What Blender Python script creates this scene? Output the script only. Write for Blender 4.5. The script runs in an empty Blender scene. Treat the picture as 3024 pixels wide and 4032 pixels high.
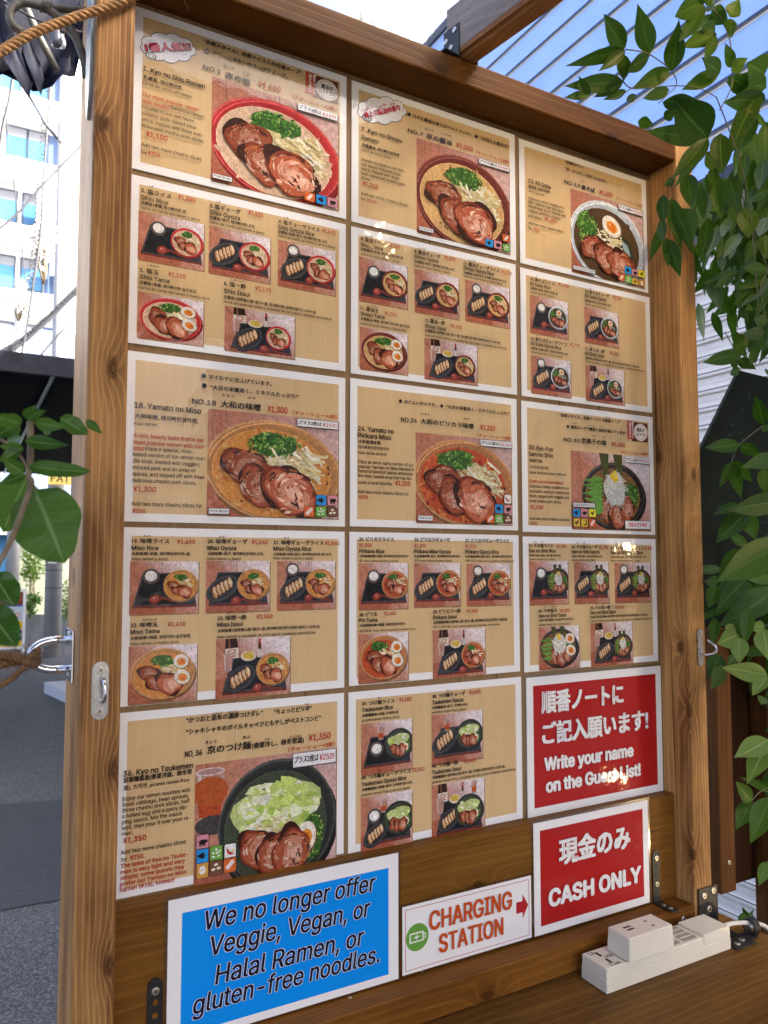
import bpy, bmesh, math, random, os
from mathutils import Vector, Matrix, noise as mnoise
from mathutils.geometry import delaunay_2d_cdt
R = math.radians
scene = bpy.context.scene
COL = scene.collection
random.seed(11)

# ---------------------------------------------------------------- camera
cam = bpy.data.cameras.new('camera')
cam.sensor_fit = 'VERTICAL'
cam.sensor_height = 24.0
cam.sensor_width = 18.0
cam.lens = 24.0 * 3030.0 / 4032.0
cam.clip_start = 0.02
cam.clip_end = 500
cam.dof.use_dof = True
cam.dof.focus_distance = 1.15
cam.dof.aperture_fstop = 6.5
cam_ob = bpy.data.objects.new('camera', cam)
COL.objects.link(cam_ob)
# rows: image right, image down, view direction, in (X, depth, Z)
_r = Vector((0.87569, -0.48286, -0.00030)); _d = Vector((0.03117, 0.05719, -0.99788)); _f = Vector((0.48186, 0.87380, 0.06520))
M = Matrix((( _r.x, -_d.x, -_f.x, -0.4822), (_r.y, -_d.y, -_f.y, -0.9728), (_r.z, -_d.z, -_f.z, 1.4367), (0, 0, 0, 1)))
cam_ob.matrix_world = M
scene.camera = cam_ob

# ---------------------------------------------------------------- sky, sun, exposure
SUN_EL, SUN_AZ = R(39), math.atan2(0.80, -0.60)      # from the right and behind the viewer
sun_dir = Vector((math.sin(SUN_AZ) * math.cos(SUN_EL), math.cos(SUN_AZ) * math.cos(SUN_EL), math.sin(SUN_EL)))
world = bpy.data.worlds.new('World')
scene.world = world
world.use_nodes = True
nt = world.node_tree
sky = nt.nodes.new('ShaderNodeTexSky')
sky.sky_type = 'NISHITA'
sky.sun_disc = False
sky.sun_elevation = SUN_EL
sky.sun_rotation = SUN_AZ
sky.air_density = 0.55
sky.dust_density = 7.0
sky.ozone_density = 0.2
bg = nt.nodes['Background']
bg.inputs['Strength'].default_value = 0.15
nt.links.new(sky.outputs[0], bg.inputs['Color'])
sun = bpy.data.lights.new('sun', 'SUN')
sun.energy = 4.5
sun.angle = R(0.5)
sun.color = (1.0, 0.94, 0.85)
sun_ob = bpy.data.objects.new('sun', sun)
COL.objects.link(sun_ob)
sun_ob.rotation_euler = sun_dir.to_track_quat('Z', 'Y').to_euler()
sun_ob.location = (6, -6, 8)
scene.view_settings.view_transform = 'Standard'
scene.view_settings.look = 'None'
scene.view_settings.gamma = 1.0
scene.view_settings.exposure = 2.72

# ---------------------------------------------------------------- helpers
def tag(o, label=None, cat=None, group=None, kind=None):
    if label: o['label'] = label
    if cat: o['category'] = cat
    if group: o['group'] = group
    if kind: o['kind'] = kind
    return o

def empty(name, loc, label=None, cat=None, group=None):
    o = bpy.data.objects.new(name, None)
    o.empty_display_size = 0.05
    COL.objects.link(o)
    o.location = loc
    o['base'] = [float(v) for v in loc]
    return tag(o, label, cat, group)

class MB:
    """collects verts and faces in world space; build() links ONE mesh object"""
    def __init__(s): s.v = []; s.f = []; s.c = []; s.smooth = []; s.col = (1, 1, 1)
    def add(s, vs, fs, col=None, smooth=False):
        n = len(s.v)
        s.v += [tuple(v) for v in vs]
        s.f += [tuple(i + n for i in f) for f in fs]
        s.smooth += [smooth] * len(fs)
        if col is None: col = s.col
        if len(vs) and isinstance(col[0], (tuple, list)): s.c += list(col)
        else: s.c += [col] * len(vs)
    def box(s, x0, x1, y0, y1, z0, z1, b=0.0, col=None):
        if b <= 0:
            vs = [(x, y, z) for z in (z0, z1) for y in (y0, y1) for x in (x0, x1)]
            s.add(vs, [(0, 2, 3, 1), (4, 5, 7, 6), (0, 1, 5, 4), (2, 6, 7, 3), (0, 4, 6, 2), (1, 3, 7, 5)], col)
            return
        bm = bmesh.new()
        bmesh.ops.create_cube(bm, size=1)
        bmesh.ops.scale(bm, vec=(x1 - x0, y1 - y0, z1 - z0), verts=bm.verts)
        bmesh.ops.bevel(bm, geom=bm.edges[:], offset=b, segments=2, affect='EDGES', profile=0.5)
        bmesh.ops.translate(bm, vec=((x0 + x1) / 2, (y0 + y1) / 2, (z0 + z1) / 2), verts=bm.verts)
        bm.verts.index_update()
        s.add([v.co[:] for v in bm.verts], [[v.index for v in f.verts] for f in bm.faces], col)
        bm.free()
    def prism(s, pts, axis, a, b, col=None):
        """2-D outline extruded along an axis from a to b"""
        def P(p, t):
            return {'X': (t, p[0], p[1]), 'Y': (p[0], t, p[1]), 'Z': (p[0], p[1], t)}[axis]
        n = len(pts)
        vs = [P(p, a) for p in pts] + [P(p, b) for p in pts]
        fs = [tuple(range(n)), tuple(range(2 * n - 1, n - 1, -1))] + [(i, (i + 1) % n, n + (i + 1) % n, n + i) for i in range(n)]
        s.add(vs, fs, col)
    def tube(s, pts, r, n=8, cap=True, col=None):
        pts = [Vector(p) for p in pts]
        rs = r if isinstance(r, (list, tuple)) else [r] * len(pts)
        vs, fs = [], []
        up = None
        for i, p in enumerate(pts):
            t = (pts[min(i + 1, len(pts) - 1)] - pts[max(i - 1, 0)])
            if t.length < 1e-9: t = Vector((0, 0, 1))
            t.normalize()
            if up is None:
                up = t.orthogonal().normalized()
            else:
                up = (up - t * up.dot(t))
                if up.length < 1e-6: up = t.orthogonal()
                up.normalize()
            w = t.cross(up)
            for k in range(n):
                a = 2 * math.pi * k / n
                vs.append(p + (up * math.cos(a) + w * math.sin(a)) * rs[i])
        for i in range(len(pts) - 1):
            for k in range(n):
                fs.append((i * n + k, i * n + (k + 1) % n, (i + 1) * n + (k + 1) % n, (i + 1) * n + k))
        if cap:
            fs.append(tuple(range(n - 1, -1, -1))); fs.append(tuple((len(pts) - 1) * n + k for k in range(n)))
        s.add(vs, fs, col, True)
    def disc(s, c, normal, r, h, n=16, dome=0.0, col=None):
        """short cylinder with an optional domed top, e.g. a screw head"""
        c = Vector(c); nrm = Vector(normal).normalized(); u = nrm.orthogonal().normalized(); w = nrm.cross(u)
        prof = [(r, 0), (r, h * (1 - dome)), (r * 0.8, h), (0.001 * r, h)]
        vs = [c + (u * math.cos(2 * math.pi * k / n) + w * math.sin(2 * math.pi * k / n)) * a + nrm * b for a, b in prof for k in range(n)]
        fs = [(i * n + k, i * n + (k + 1) % n, (i + 1) * n + (k + 1) % n, (i + 1) * n + k) for i in range(3) for k in range(n)]
        s.add(vs, fs, col)
    def build(s, name, mat, parent=None, label=None, cat=None, group=None, kind=None):
        org = Vector((0, 0, 0))
        p = parent
        chain = []
        while p is not None:
            org += Vector(p.location); p = p.parent
        me = bpy.data.meshes.new(name)
        loc = Vector((0, 0, 0))
        if parent is None and s.v:
            xs = [v[0] for v in s.v]; ys = [v[1] for v in s.v]; zs = [v[2] for v in s.v]
            loc = Vector(((min(xs) + max(xs)) / 2, (min(ys) + max(ys)) / 2, min(zs)))
            org = loc
        me.from_pydata([(v[0] - org.x, v[1] - org.y, v[2] - org.z) for v in s.v], [], s.f)
        me.polygons.foreach_set('use_smooth', s.smooth)
        if any(c != (1, 1, 1) for c in s.c):
            at = me.color_attributes.new('Col', 'FLOAT_COLOR', 'POINT')
            flat = []
            for c in s.c: flat += [c[0], c[1], c[2], 1.0]
            at.data.foreach_set('color', flat)
        me.materials.append(mat)
        me.update()
        o = bpy.data.objects.new(name, me)
        COL.objects.link(o)
        if parent is not None: o.parent = parent
        else: o.location = loc
        return tag(o, label, cat, group, kind)

def hash_(t):
    v = 7
    for c in t: v = (v * 131 + ord(c)) % 1000003
    return v
# ---------------------------------------------------------------- materials
def new_mat(name):
    m = bpy.data.materials.new(name); m.use_nodes = True
    return m, m.node_tree, m.node_tree.nodes['Principled BSDF']
def N(nt, kind, **kw):
    n = nt.nodes.new('ShaderNode' + kind)
    for k, v in kw.items():
        if k in n.inputs.keys(): n.inputs[k].default_value = v
        else: setattr(n, k, v)
    return n
def math_n(nt, op, a, b=None, c=None, clamp=False):
    n = nt.nodes.new('ShaderNodeMath'); n.operation = op; n.use_clamp = clamp
    for i, x in enumerate((a, b, c)):
        if x is None: continue
        if isinstance(x, (int, float)): n.inputs[i].default_value = x
        else: nt.links.new(x, n.inputs[i])
    return n.outputs[0]
def mix_c(nt, fac, a, b, mode='MIX'):
    n = nt.nodes.new('ShaderNodeMix'); n.data_type = 'RGBA'; n.blend_type = mode
    for sck, x in ((n.inputs[0], fac), (n.inputs[6], a), (n.inputs[7], b)):
        if isinstance(x, (int, float)): sck.default_value = x
        elif isinstance(x, tuple): sck.default_value = (*x, 1) if len(x) == 3 else x
        else: nt.links.new(x, sck)
    return n.outputs[2]
def noise(nt, vec, scale, detail=3.0, rough=0.5):
    n = N(nt, 'TexNoise', Scale=scale, Detail=detail, Roughness=rough)
    if vec is not None: nt.links.new(vec, n.inputs['Vector'])
    return n.outputs['Fac']
def mapr(nt, v, a, b, c=0.0, d=1.0):
    n = nt.nodes.new('ShaderNodeMapRange'); n.clamp = True
    nt.links.new(v, n.inputs[0])
    for i, x in enumerate((a, b, c, d)): n.inputs[i + 1].default_value = x
    return n.outputs[0]
def bump(nt, h, strength, dist=0.002):
    n = N(nt, 'Bump', Strength=strength, Distance=dist); nt.links.new(h, n.inputs['Height']); return n.outputs[0]
def scaled(nt, vec, s):
    n = nt.nodes.new('ShaderNodeMapping'); nt.links.new(vec, n.inputs['Vector']); n.inputs['Scale'].default_value = s; return n.outputs[0]

def wood(name, axis, light, dark, ring=120.0, rough=0.5, seed=0.0, knot_den=1.0, contrast=1.0, weather=None, knots=None):
    m, nt, p = new_mat(name)
    tc = nt.nodes.new('ShaderNodeTexCoord')
    sep = nt.nodes.new('ShaderNodeSeparateXYZ'); nt.links.new(tc.outputs['Object'], sep.inputs[0])
    o = {'X': (1, 2, 0), 'Y': (0, 2, 1), 'Z': (0, 1, 2)}[axis]
    cmb = nt.nodes.new('ShaderNodeCombineXYZ')
    for i in range(3): nt.links.new(sep.outputs[o[i]], cmb.inputs[i])
    off = nt.nodes.new('ShaderNodeVectorMath'); off.operation = 'ADD'; nt.links.new(cmb.outputs[0], off.inputs[0]); off.inputs[1].default_value = (seed * 1.37, seed * 0.71, seed * 3.1)
    v = off.outputs[0]
    # knots: stretched voronoi cells along the board
    kv = N(nt, 'TexVoronoi', Scale=1.0, Randomness=1.0)
    nt.links.new(scaled(nt, v, (9 * knot_den, 9 * knot_den, 3.6 * knot_den)), kv.inputs['Vector'])
    kd = kv.outputs['Distance']
    kn = mapr(nt, kd, 0.04, 0.12, 1.0, 0.0)
    halo = mapr(nt, kd, 0.0, 0.42, 1.0, 0.0)
    if knots:
        # knots where this timber has them: oval, longer along the grain
        kd = None
        for k_ in knots:
            df = nt.nodes.new('ShaderNodeVectorMath'); df.operation = 'SUBTRACT'; nt.links.new(tc.outputs['Object'], df.inputs[0]); df.inputs[1].default_value = k_
            sc_ = nt.nodes.new('ShaderNodeVectorMath'); sc_.operation = 'MULTIPLY'; nt.links.new(df.outputs[0], sc_.inputs[0]); sc_.inputs[1].default_value = {'X': (0.55, 1, 1), 'Y': (1, 0.55, 1), 'Z': (1, 1, 0.55)}[axis]
            ln = nt.nodes.new('ShaderNodeVectorMath'); ln.operation = 'LENGTH'; nt.links.new(sc_.outputs[0], ln.inputs[0])
            kd = ln.outputs['Value'] if kd is None else math_n(nt, 'MINIMUM', kd, ln.outputs['Value'])
        kd = math_n(nt, 'ADD', kd, math_n(nt, 'MULTIPLY', math_n(nt, 'SUBTRACT', noise(nt, v, 90, 2), 0.5), 0.004))
        kn = mapr(nt, kd, 0.004, 0.0085, 1.0, 0.0)
        halo = mapr(nt, kd, 0.0, 0.034, 1.0, 0.0)
        kd = math_n(nt, 'MULTIPLY', kd, 16.0)
    halo2 = math_n(nt, 'POWER', halo, 2.0)
    warp = noise(nt, scaled(nt, v, (7, 7, 1.1)), 1.0, 3, 0.55)
    fine = noise(nt, scaled(nt, v, (30, 30, 3.0)), 1.0, 2, 0.5)
    g = math_n(nt, 'MULTIPLY', math_n(nt, 'ADD', v if False else N_x(nt, v, 0), math_n(nt, 'MULTIPLY', N_x(nt, v, 1), 0.6)), ring)
    g = math_n(nt, 'ADD', g, math_n(nt, 'MULTIPLY', warp, 5.0))
    g = math_n(nt, 'ADD', g, math_n(nt, 'MULTIPLY', fine, 0.55))
    g = math_n(nt, 'ADD', g, math_n(nt, 'MULTIPLY', halo2, 2.6))
    saw = math_n(nt, 'FRACT', g)
    late = math_n(nt, 'SUBTRACT', 1.0, math_n(nt, 'POWER', math_n(nt, 'ABSOLUTE', math_n(nt, 'SUBTRACT', math_n(nt, 'MULTIPLY', saw, 2.0), 1.0)), 5.0))
    fib = noise(nt, scaled(nt, v, (420, 420, 9)), 1.0, 2, 0.6)
    blot = noise(nt, scaled(nt, v, (16, 16, 4)), 1.0, 4, 0.6)
    stain = mapr(nt, blot, 0.38, 0.66)
    fac = math_n(nt, 'MULTIPLY', late, 0.44 * contrast)
    fac = math_n(nt, 'ADD', fac, math_n(nt, 'MULTIPLY', stain, 0.55 * contrast))
    fac = math_n(nt, 'ADD', fac, math_n(nt, 'MULTIPLY', math_n(nt, 'SUBTRACT', fib, 0.5), 0.62 * contrast))
    fac = math_n(nt, 'ADD', fac, math_n(nt, 'MULTIPLY', halo2, 0.35), clamp=True)
    c = mix_c(nt, fac, light, dark)
    kc = tuple(x * 0.42 for x in dark)
    knr = math_n(nt, 'MULTIPLY', kn, mapr(nt, math_n(nt, 'SINE', math_n(nt, 'MULTIPLY', kd, 170.0)), -1, 1, 0.55, 0.95))
    c = mix_c(nt, knr, c, kc)
    # fine dark checks along the grain
    crk = noise(nt, scaled(nt, v, (150, 150, 2.2)), 1.0, 1, 0.5)
    c = mix_c(nt, mapr(nt, crk, 0.70, 0.76, 0, 0.65), c, tuple(x * 0.35 for x in dark))
    if weather:
        wn = noise(nt, scaled(nt, v, (20, 20, 2)), 1.0, 4, 0.65)
        c = mix_c(nt, mapr(nt, wn, 0.25, 0.6, 0.35, 0.95), c, weather)
    nt.links.new(c, p.inputs['Base Color'])
    p.inputs['Roughness'].default_value = rough
    p.inputs['Specular IOR Level'].default_value = 0.10
    h = math_n(nt, 'ADD', math_n(nt, 'MULTIPLY', fib, 0.7), math_n(nt, 'MULTIPLY', late, 0.4))
    nt.links.new(bump(nt, h, 0.35, 0.0012), p.inputs['Normal'])
    return m
def N_x(nt, v, i):
    s = nt.nodes.new('ShaderNodeSeparateXYZ'); nt.links.new(v, s.inputs[0]); return s.outputs[i]

def plain(name, col, rough=0.5, metal=0.0, var=0.12, scale=20.0, bmp=0.0, bscale=None, spec=0.5):
    m, nt, p = new_mat(name)
    tc = nt.nodes.new('ShaderNodeTexCoord')
    n = noise(nt, tc.outputs['Object'], scale, 4, 0.6)
    c = mix_c(nt, mapr(nt, n, 0.3, 0.7), tuple(x * (1 - var) for x in col), tuple(min(1, x * (1 + var)) for x in col))
    nt.links.new(c, p.inputs['Base Color'])
    p.inputs['Metallic'].default_value = metal
    p.inputs['Specular IOR Level'].default_value = spec
    nt.links.new(mapr(nt, noise(nt, tc.outputs['Object'], scale * 2.3, 3), 0.3, 0.7, max(0.02, rough - 0.08), min(1, rough + 0.08)), p.inputs['Roughness'])
    if bmp:
        nt.links.new(bump(nt, noise(nt, tc.outputs['Object'], bscale or scale * 4, 4, 0.6), bmp, 0.003), p.inputs['Normal'])
    return m

def laminate(nt, p):
    """clear glossy film over a print, not perfectly flat"""
    tc = nt.nodes.new('ShaderNodeTexCoord')
    n = noise(nt, tc.outputs['Object'], 38, 2, 0.5)
    n2 = noise(nt, tc.outputs['Object'], 6, 2, 0.5)
    h = math_n(nt, 'ADD', n, math_n(nt, 'MULTIPLY', n2, 3.0))
    b = bump(nt, h, 0.13, 0.004)
    nt.links.new(b, p.inputs['Coat Normal'])
    p.inputs['Coat Weight'].default_value = 0.38
    p.inputs['Coat Roughness'].default_value = 0.055
    p.inputs['Roughness'].default_value = 0.6
    p.inputs['Specular IOR Level'].default_value = 0.08

def mat_ink(name='printed_ink', lo=0.80, hi=1.12, coarse=False):
    m, nt, p = new_mat(name)
    a = N(nt, 'VertexColor', layer_name='Col')
    tc = nt.nodes.new('ShaderNodeTexCoord')
    n = noise(nt, tc.outputs['Object'], 420, 3, 0.6)
    c = mix_c(nt, 1.0, a.outputs[0], mix_c(nt, mapr(nt, n, 0.3, 0.7), (lo, lo, lo), (hi, hi, hi)), 'MULTIPLY')
    if coarse:   # tonal mottling of a real food photograph
        n2 = noise(nt, tc.outputs['Object'], 130, 4, 0.7)
        c = mix_c(nt, 1.0, c, mix_c(nt, mapr(nt, n2, 0.32, 0.68), (0.80, 0.77, 0.74), (1.16, 1.17, 1.18)), 'MULTIPLY')
        n3 = noise(nt, tc.outputs['Object'], 900, 2, 0.6)
        c = mix_c(nt, mapr(nt, n3, 0.66, 0.74, 0.0, 0.30), c, (0.78, 0.72, 0.64))
    nt.links.new(c, p.inputs['Base Color'])
    laminate(nt, p)
    return m
def mat_linen():
    m, nt, p = new_mat('linen_print')
    tc = nt.nodes.new('ShaderNodeTexCoord')
    v = tc.outputs['Object']
    a = noise(nt, scaled(nt, v, (700, 1, 14)), 1.0, 2, 0.6)
    b = noise(nt, scaled(nt, v, (14, 1, 700)), 1.0, 2, 0.6)
    l = noise(nt, scaled(nt, v, (60, 1, 6)), 1.0, 3, 0.6)
    f = math_n(nt, 'ADD', math_n(nt, 'MULTIPLY', a, 0.4), math_n(nt, 'MULTIPLY', b, 0.4))
    f = math_n(nt, 'ADD', f, math_n(nt, 'MULTIPLY', l, 0.4))
    c = mix_c(nt, mapr(nt, f, 0.40, 0.78), (0.66, 0.475, 0.250), (0.560, 0.385, 0.185))
    nt.links.new(c, p.inputs['Base Color'])
    laminate(nt, p)
    return m
def mat_paper(name, col):
    m, nt, p = new_mat(name)
    tc = nt.nodes.new('ShaderNodeTexCoord')
    n = noise(nt, tc.outputs['Object'], 9, 3, 0.6)
    c = mix_c(nt, n, tuple(x * 0.95 for x in col), tuple(min(1, x * 1.04) for x in col))
    nt.links.new(c, p.inputs['Base Color'])
    laminate(nt, p)
    return m

def mat_leaf(name, c0, c1, rib, gloss=0.42, trans=0.25):
    m, nt, p = new_mat(name)
    a = N(nt, 'VertexColor', layer_name='Col')
    sep = nt.nodes.new('ShaderNodeSeparateColor'); nt.links.new(a.outputs[0], sep.inputs[0])
    side, t = sep.outputs[0], sep.outputs[1]
    oi = nt.nodes.new('ShaderNodeObjectInfo')
    tc = nt.nodes.new('ShaderNodeTexCoord')
    n = noise(nt, tc.outputs['Object'], 90, 3, 0.6)
    c = mix_c(nt, math_n(nt, 'ADD', math_n(nt, 'MULTIPLY', oi.outputs['Random'], 0.75), math_n(nt, 'MULTIPLY', n, 0.3), clamp=True), c0, c1)
    vein = math_n(nt, 'SINE', math_n(nt, 'MULTIPLY', math_n(nt, 'SUBTRACT', t, math_n(nt, 'MULTIPLY', side, 0.16)), 62.0))
    vm = mapr(nt, vein, 0.92, 1.0, 0.0, 0.24)
    c = mix_c(nt, vm, c, rib)
    mid = mapr(nt, side, 0.03, 0.09, 0.85, 0.0)
    c = mix_c(nt, mid, c, rib)
    sp = noise(nt, tc.outputs['Object'], 45, 5, 0.75)
    c = mix_c(nt, mapr(nt, sp, 0.60, 0.72, 0.0, 0.55), c, (0.17, 0.15, 0.04))
    c = mix_c(nt, mapr(nt, noise(nt, tc.outputs['Object'], 330, 2, 0.6), 0.70, 0.76, 0.0, 0.6), c, (0.10, 0.06, 0.02))
    nt.links.new(c, p.inputs['Base Color'])
    p.inputs['Roughness'].default_value = gloss
    p.inputs['Specular IOR Level'].default_value = 0.22
    h = math_n(nt, 'ADD', math_n(nt, 'MULTIPLY', vein, 0.10), math_n(nt, 'MULTIPLY', n, 1.5))
    nt.links.new(bump(nt, h, 0.25, 0.001), p.inputs['Normal'])
    tr = N(nt, 'BsdfTranslucent'); nt.links.new(mix_c(nt, 1.0, c, (1.0, 1.25, 0.5), 'MULTIPLY'), tr.inputs['Color'])
    mx = N(nt, 'MixShader'); mx.inputs[0].default_value = trans
    out = nt.nodes['Material Output']
    nt.links.new(p.outputs[0], mx.inputs[1]); nt.links.new(tr.outputs[0], mx.inputs[2]); nt.links.new(mx.outputs[0], out.inputs['Surface'])
    return m

def mat_asphalt(name, c0, c1, speck):
    m, nt, p = new_mat(name)
    tc = nt.nodes.new('ShaderNodeTexCoord')
    v = tc.outputs['Object']
    vo = N(nt, 'TexVoronoi', Scale=170.0); nt.links.new(v, vo.inputs['Vector'])
    n = noise(nt, v, 3.0, 5, 0.65)
    f = noise(nt, v, 260.0, 2, 0.6)
    c = mix_c(nt, mapr(nt, n, 0.3, 0.7), c0, c1)
    rc = N(nt, 'SeparateColor'); nt.links.new(vo.outputs['Color'], rc.inputs[0])
    c = mix_c(nt, mapr(nt, rc.outputs[0], 0.45, 1.0, 0.0, 0.75), c, speck)
    c = mix_c(nt, mapr(nt, f, 0.5, 0.75, 0, 0.5), c, tuple(x * 0.4 for x in c0))
    nt.links.new(c, p.inputs['Base Color'])
    p.inputs['Roughness'].default_value = 0.75
    h = math_n(nt, 'ADD', math_n(nt, 'MULTIPLY', vo.outputs['Distance'], -1.0), f)
    nt.links.new(bump(nt, h, 0.8, 0.006), p.inputs['Normal'])
    return m

M_post_l = wood('stained_pine_post', 'Z', (0.59, 0.318, 0.115), (0.145, 0.063, 0.020), ring=150, seed=1.0, contrast=1.0, knots=[(-0.502, -0.058, 1.947), (-0.484, -0.058, 1.659), (-0.473, -0.058, 1.206), (-0.474, -0.058, 0.994), (-0.5115, 0.01, 1.42)])
M_post_r = wood('stained_pine_post_two', 'Z', (0.72, 0.40, 0.145), (0.205, 0.095, 0.030), ring=170, seed=5.3, contrast=1.0, knots=[(0.4695, -0.003, 1.626), (0.4695, -0.041, 1.289), (0.4695, -0.055, 1.184), (0.4695, -0.055, 0.943), (0.494, -0.058, 1.591)])
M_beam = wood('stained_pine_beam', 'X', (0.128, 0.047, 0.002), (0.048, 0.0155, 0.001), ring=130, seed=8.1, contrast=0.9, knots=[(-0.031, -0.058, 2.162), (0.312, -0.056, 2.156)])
M_plank = wood('stained_cedar_plank', 'X', (0.225, 0.098, 0.017), (0.090, 0.036, 0.0055), ring=110, seed=12.4, knot_den=0.7, contrast=0.9, knots=[(0.05, -0.020, 0.962)])
M_panel = wood('plywood_back', 'Z', (0.29, 0.185, 0.092), (0.18, 0.108, 0.050), ring=60, seed=3.2, knot_den=0.3, contrast=0.7)
M_lower = wood('stained_pine_lower', 'X', (0.26, 0.105, 0.018), (0.10, 0.037, 0.006), ring=140, seed=15.9, knots=[(0.039, -0.058, 0.828), (0.30, -0.058, 0.858)])
M_counter = wood('worn_counter_wood', 'X', (0.215, 0.108, 0.026), (0.090, 0.041, 0.010), ring=70, seed=21.0, rough=0.5, knot_den=0.7)
M_rafter = wood('weathered_rafter_wood', 'Y', (0.34, 0.150, 0.048), (0.20, 0.085, 0.028), ring=90, seed=2.2)
M_rafter_side = wood('weathered_grey_wood', 'Y', (0.34, 0.30, 0.27), (0.20, 0.17, 0.15), ring=90, seed=6.2)
M_fence = wood('dark_fence_wood', 'Z', (0.150, 0.064, 0.017), (0.070, 0.028, 0.008), ring=80, seed=31.0)
M_shaded_ply = wood('shaded_ply', 'Z', (0.030, 0.012, 0.004), (0.017, 0.006, 0.003), ring=60, seed=9.0)  # plywood standing in shade; that shade is put into the near-black colour
M_ink = mat_ink()
M_photo = mat_ink('photo_print', 0.72, 1.20, True)
M_linen = mat_linen()
M_white_paper = mat_paper('white_laminated_paper', (0.80, 0.80, 0.79))
M_red_print = mat_paper('red_print', (0.40, 0.012, 0.012))
M_blue_print = mat_paper('blue_print', (0.0, 0.265, 0.80))
M_steel = plain('brushed_steel', (0.40, 0.39, 0.37), 0.28, 1.0, 0.08, 60)
M_chrome = plain('polished_steel', (0.75, 0.76, 0.78), 0.12, 1.0, 0.05, 60)
M_black_metal = plain('black_painted_steel', (0.012, 0.012, 0.013), 0.42, 0.0, 0.3, 70, 0.1)
M_screw = plain('zinc_screw', (0.55, 0.52, 0.46), 0.35, 1.0, 0.15, 200)
M_ivory = plain('ivory_plastic', (0.74, 0.71, 0.60), 0.38, 0.0, 0.03, 14, 0.05, 500)
M_shutter = plain('grey_shutter_plastic', (0.36, 0.33, 0.29), 0.4)
M_slot = plain('dark_slot', (0.02, 0.02, 0.02), 0.6)
M_cable = plain('white_cable', (0.66, 0.64, 0.58), 0.45)
M_black_rubber = plain('black_rubber', (0.010, 0.010, 0.011), 0.55)
M_rope = plain('hemp_rope', (0.36, 0.19, 0.065), 0.85, 0.0, 0.35, 140, 0.5, 500)
M_rope_dark = plain('dark_hemp_rope', (0.20, 0.105, 0.045), 0.9, 0.0, 0.45, 140, 0.5, 500)
M_old_pipe = plain('weathered_pipe', (0.085, 0.078, 0.060), 0.6, 0.0, 0.35, 70, 0.15)
M_galv = plain('galvanised_strap', (0.26, 0.30, 0.32), 0.4, 0.6, 0.2, 40)
M_navy = plain('navy_tarpaulin', (0.0030, 0.0045, 0.013), 0.65, 0.0, 0.4, 8, 0.2, 40, spec=0.12)
M_leaf = mat_leaf('nandina_leaf', (0.017, 0.060, 0.005), (0.062, 0.135, 0.012), (0.09, 0.18, 0.03), 0.42, 0.34)
M_young = mat_leaf('young_leaf', (0.11, 0.20, 0.035), (0.16, 0.25, 0.055), (0.30, 0.38, 0.14), 0.4)
M_citrus = mat_leaf('broad_leaf', (0.022, 0.075, 0.010), (0.080, 0.165, 0.030), (0.17, 0.28, 0.10), 0.30, 0.25)
M_stem = plain('green_stem', (0.10, 0.11, 0.06), 0.6)
M_bark = plain('grey_bark', (0.20, 0.155, 0.095), 0.8, 0, 0.4, 60, 0.5, 90)
M_siding = plain('white_siding', (0.74, 0.735, 0.73), 0.6, 0.0, 0.03, 3, 0.0)
M_asphalt = mat_asphalt('asphalt', (0.026, 0.029, 0.035), (0.043, 0.047, 0.055), (0.20, 0.20, 0.21))
M_patch = mat_asphalt('asphalt_patch', (0.019, 0.022, 0.030), (0.029, 0.033, 0.042), (0.06, 0.065, 0.075))
M_concrete = plain('concrete', (0.42, 0.41, 0.40), 0.8, 0, 0.15, 4, 0.3, 60)
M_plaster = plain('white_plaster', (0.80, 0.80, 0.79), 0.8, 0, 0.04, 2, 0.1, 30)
M_glass = plain('window_glass', (0.05, 0.17, 0.34), 0.25, 0.0, 0.2, 0.7, spec=0.25)
M_blind = plain('grey_blind', (0.16, 0.18, 0.21), 0.7)
M_frame = plain('dark_window_frame', (0.02, 0.035, 0.07), 0.6)
M_recess = plain('blue_grey_panel', (0.055, 0.10, 0.22), 0.7)
M_pole = plain('grey_pole', (0.36, 0.37, 0.38), 0.7, 0, 0.12, 5, 0.1, 80)
M_tile = plain('blue_grey_tile', (0.15, 0.20, 0.30), 0.35, 0, 0.15, 1.2)
M_green_wall = plain('pale_green_wall', (0.50, 0.54, 0.40), 0.8)
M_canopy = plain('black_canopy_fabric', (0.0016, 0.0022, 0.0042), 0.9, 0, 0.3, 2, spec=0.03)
M_wire = plain('black_wire', (0.03, 0.032, 0.04), 0.6)
M_yellow = plain('yellow_sign', (0.78, 0.56, 0.12), 0.5, 0, 0.04)
M_bulb_glass = plain('bulb_glass', (0.07, 0.075, 0.085), 0.05, 0.0)

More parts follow.
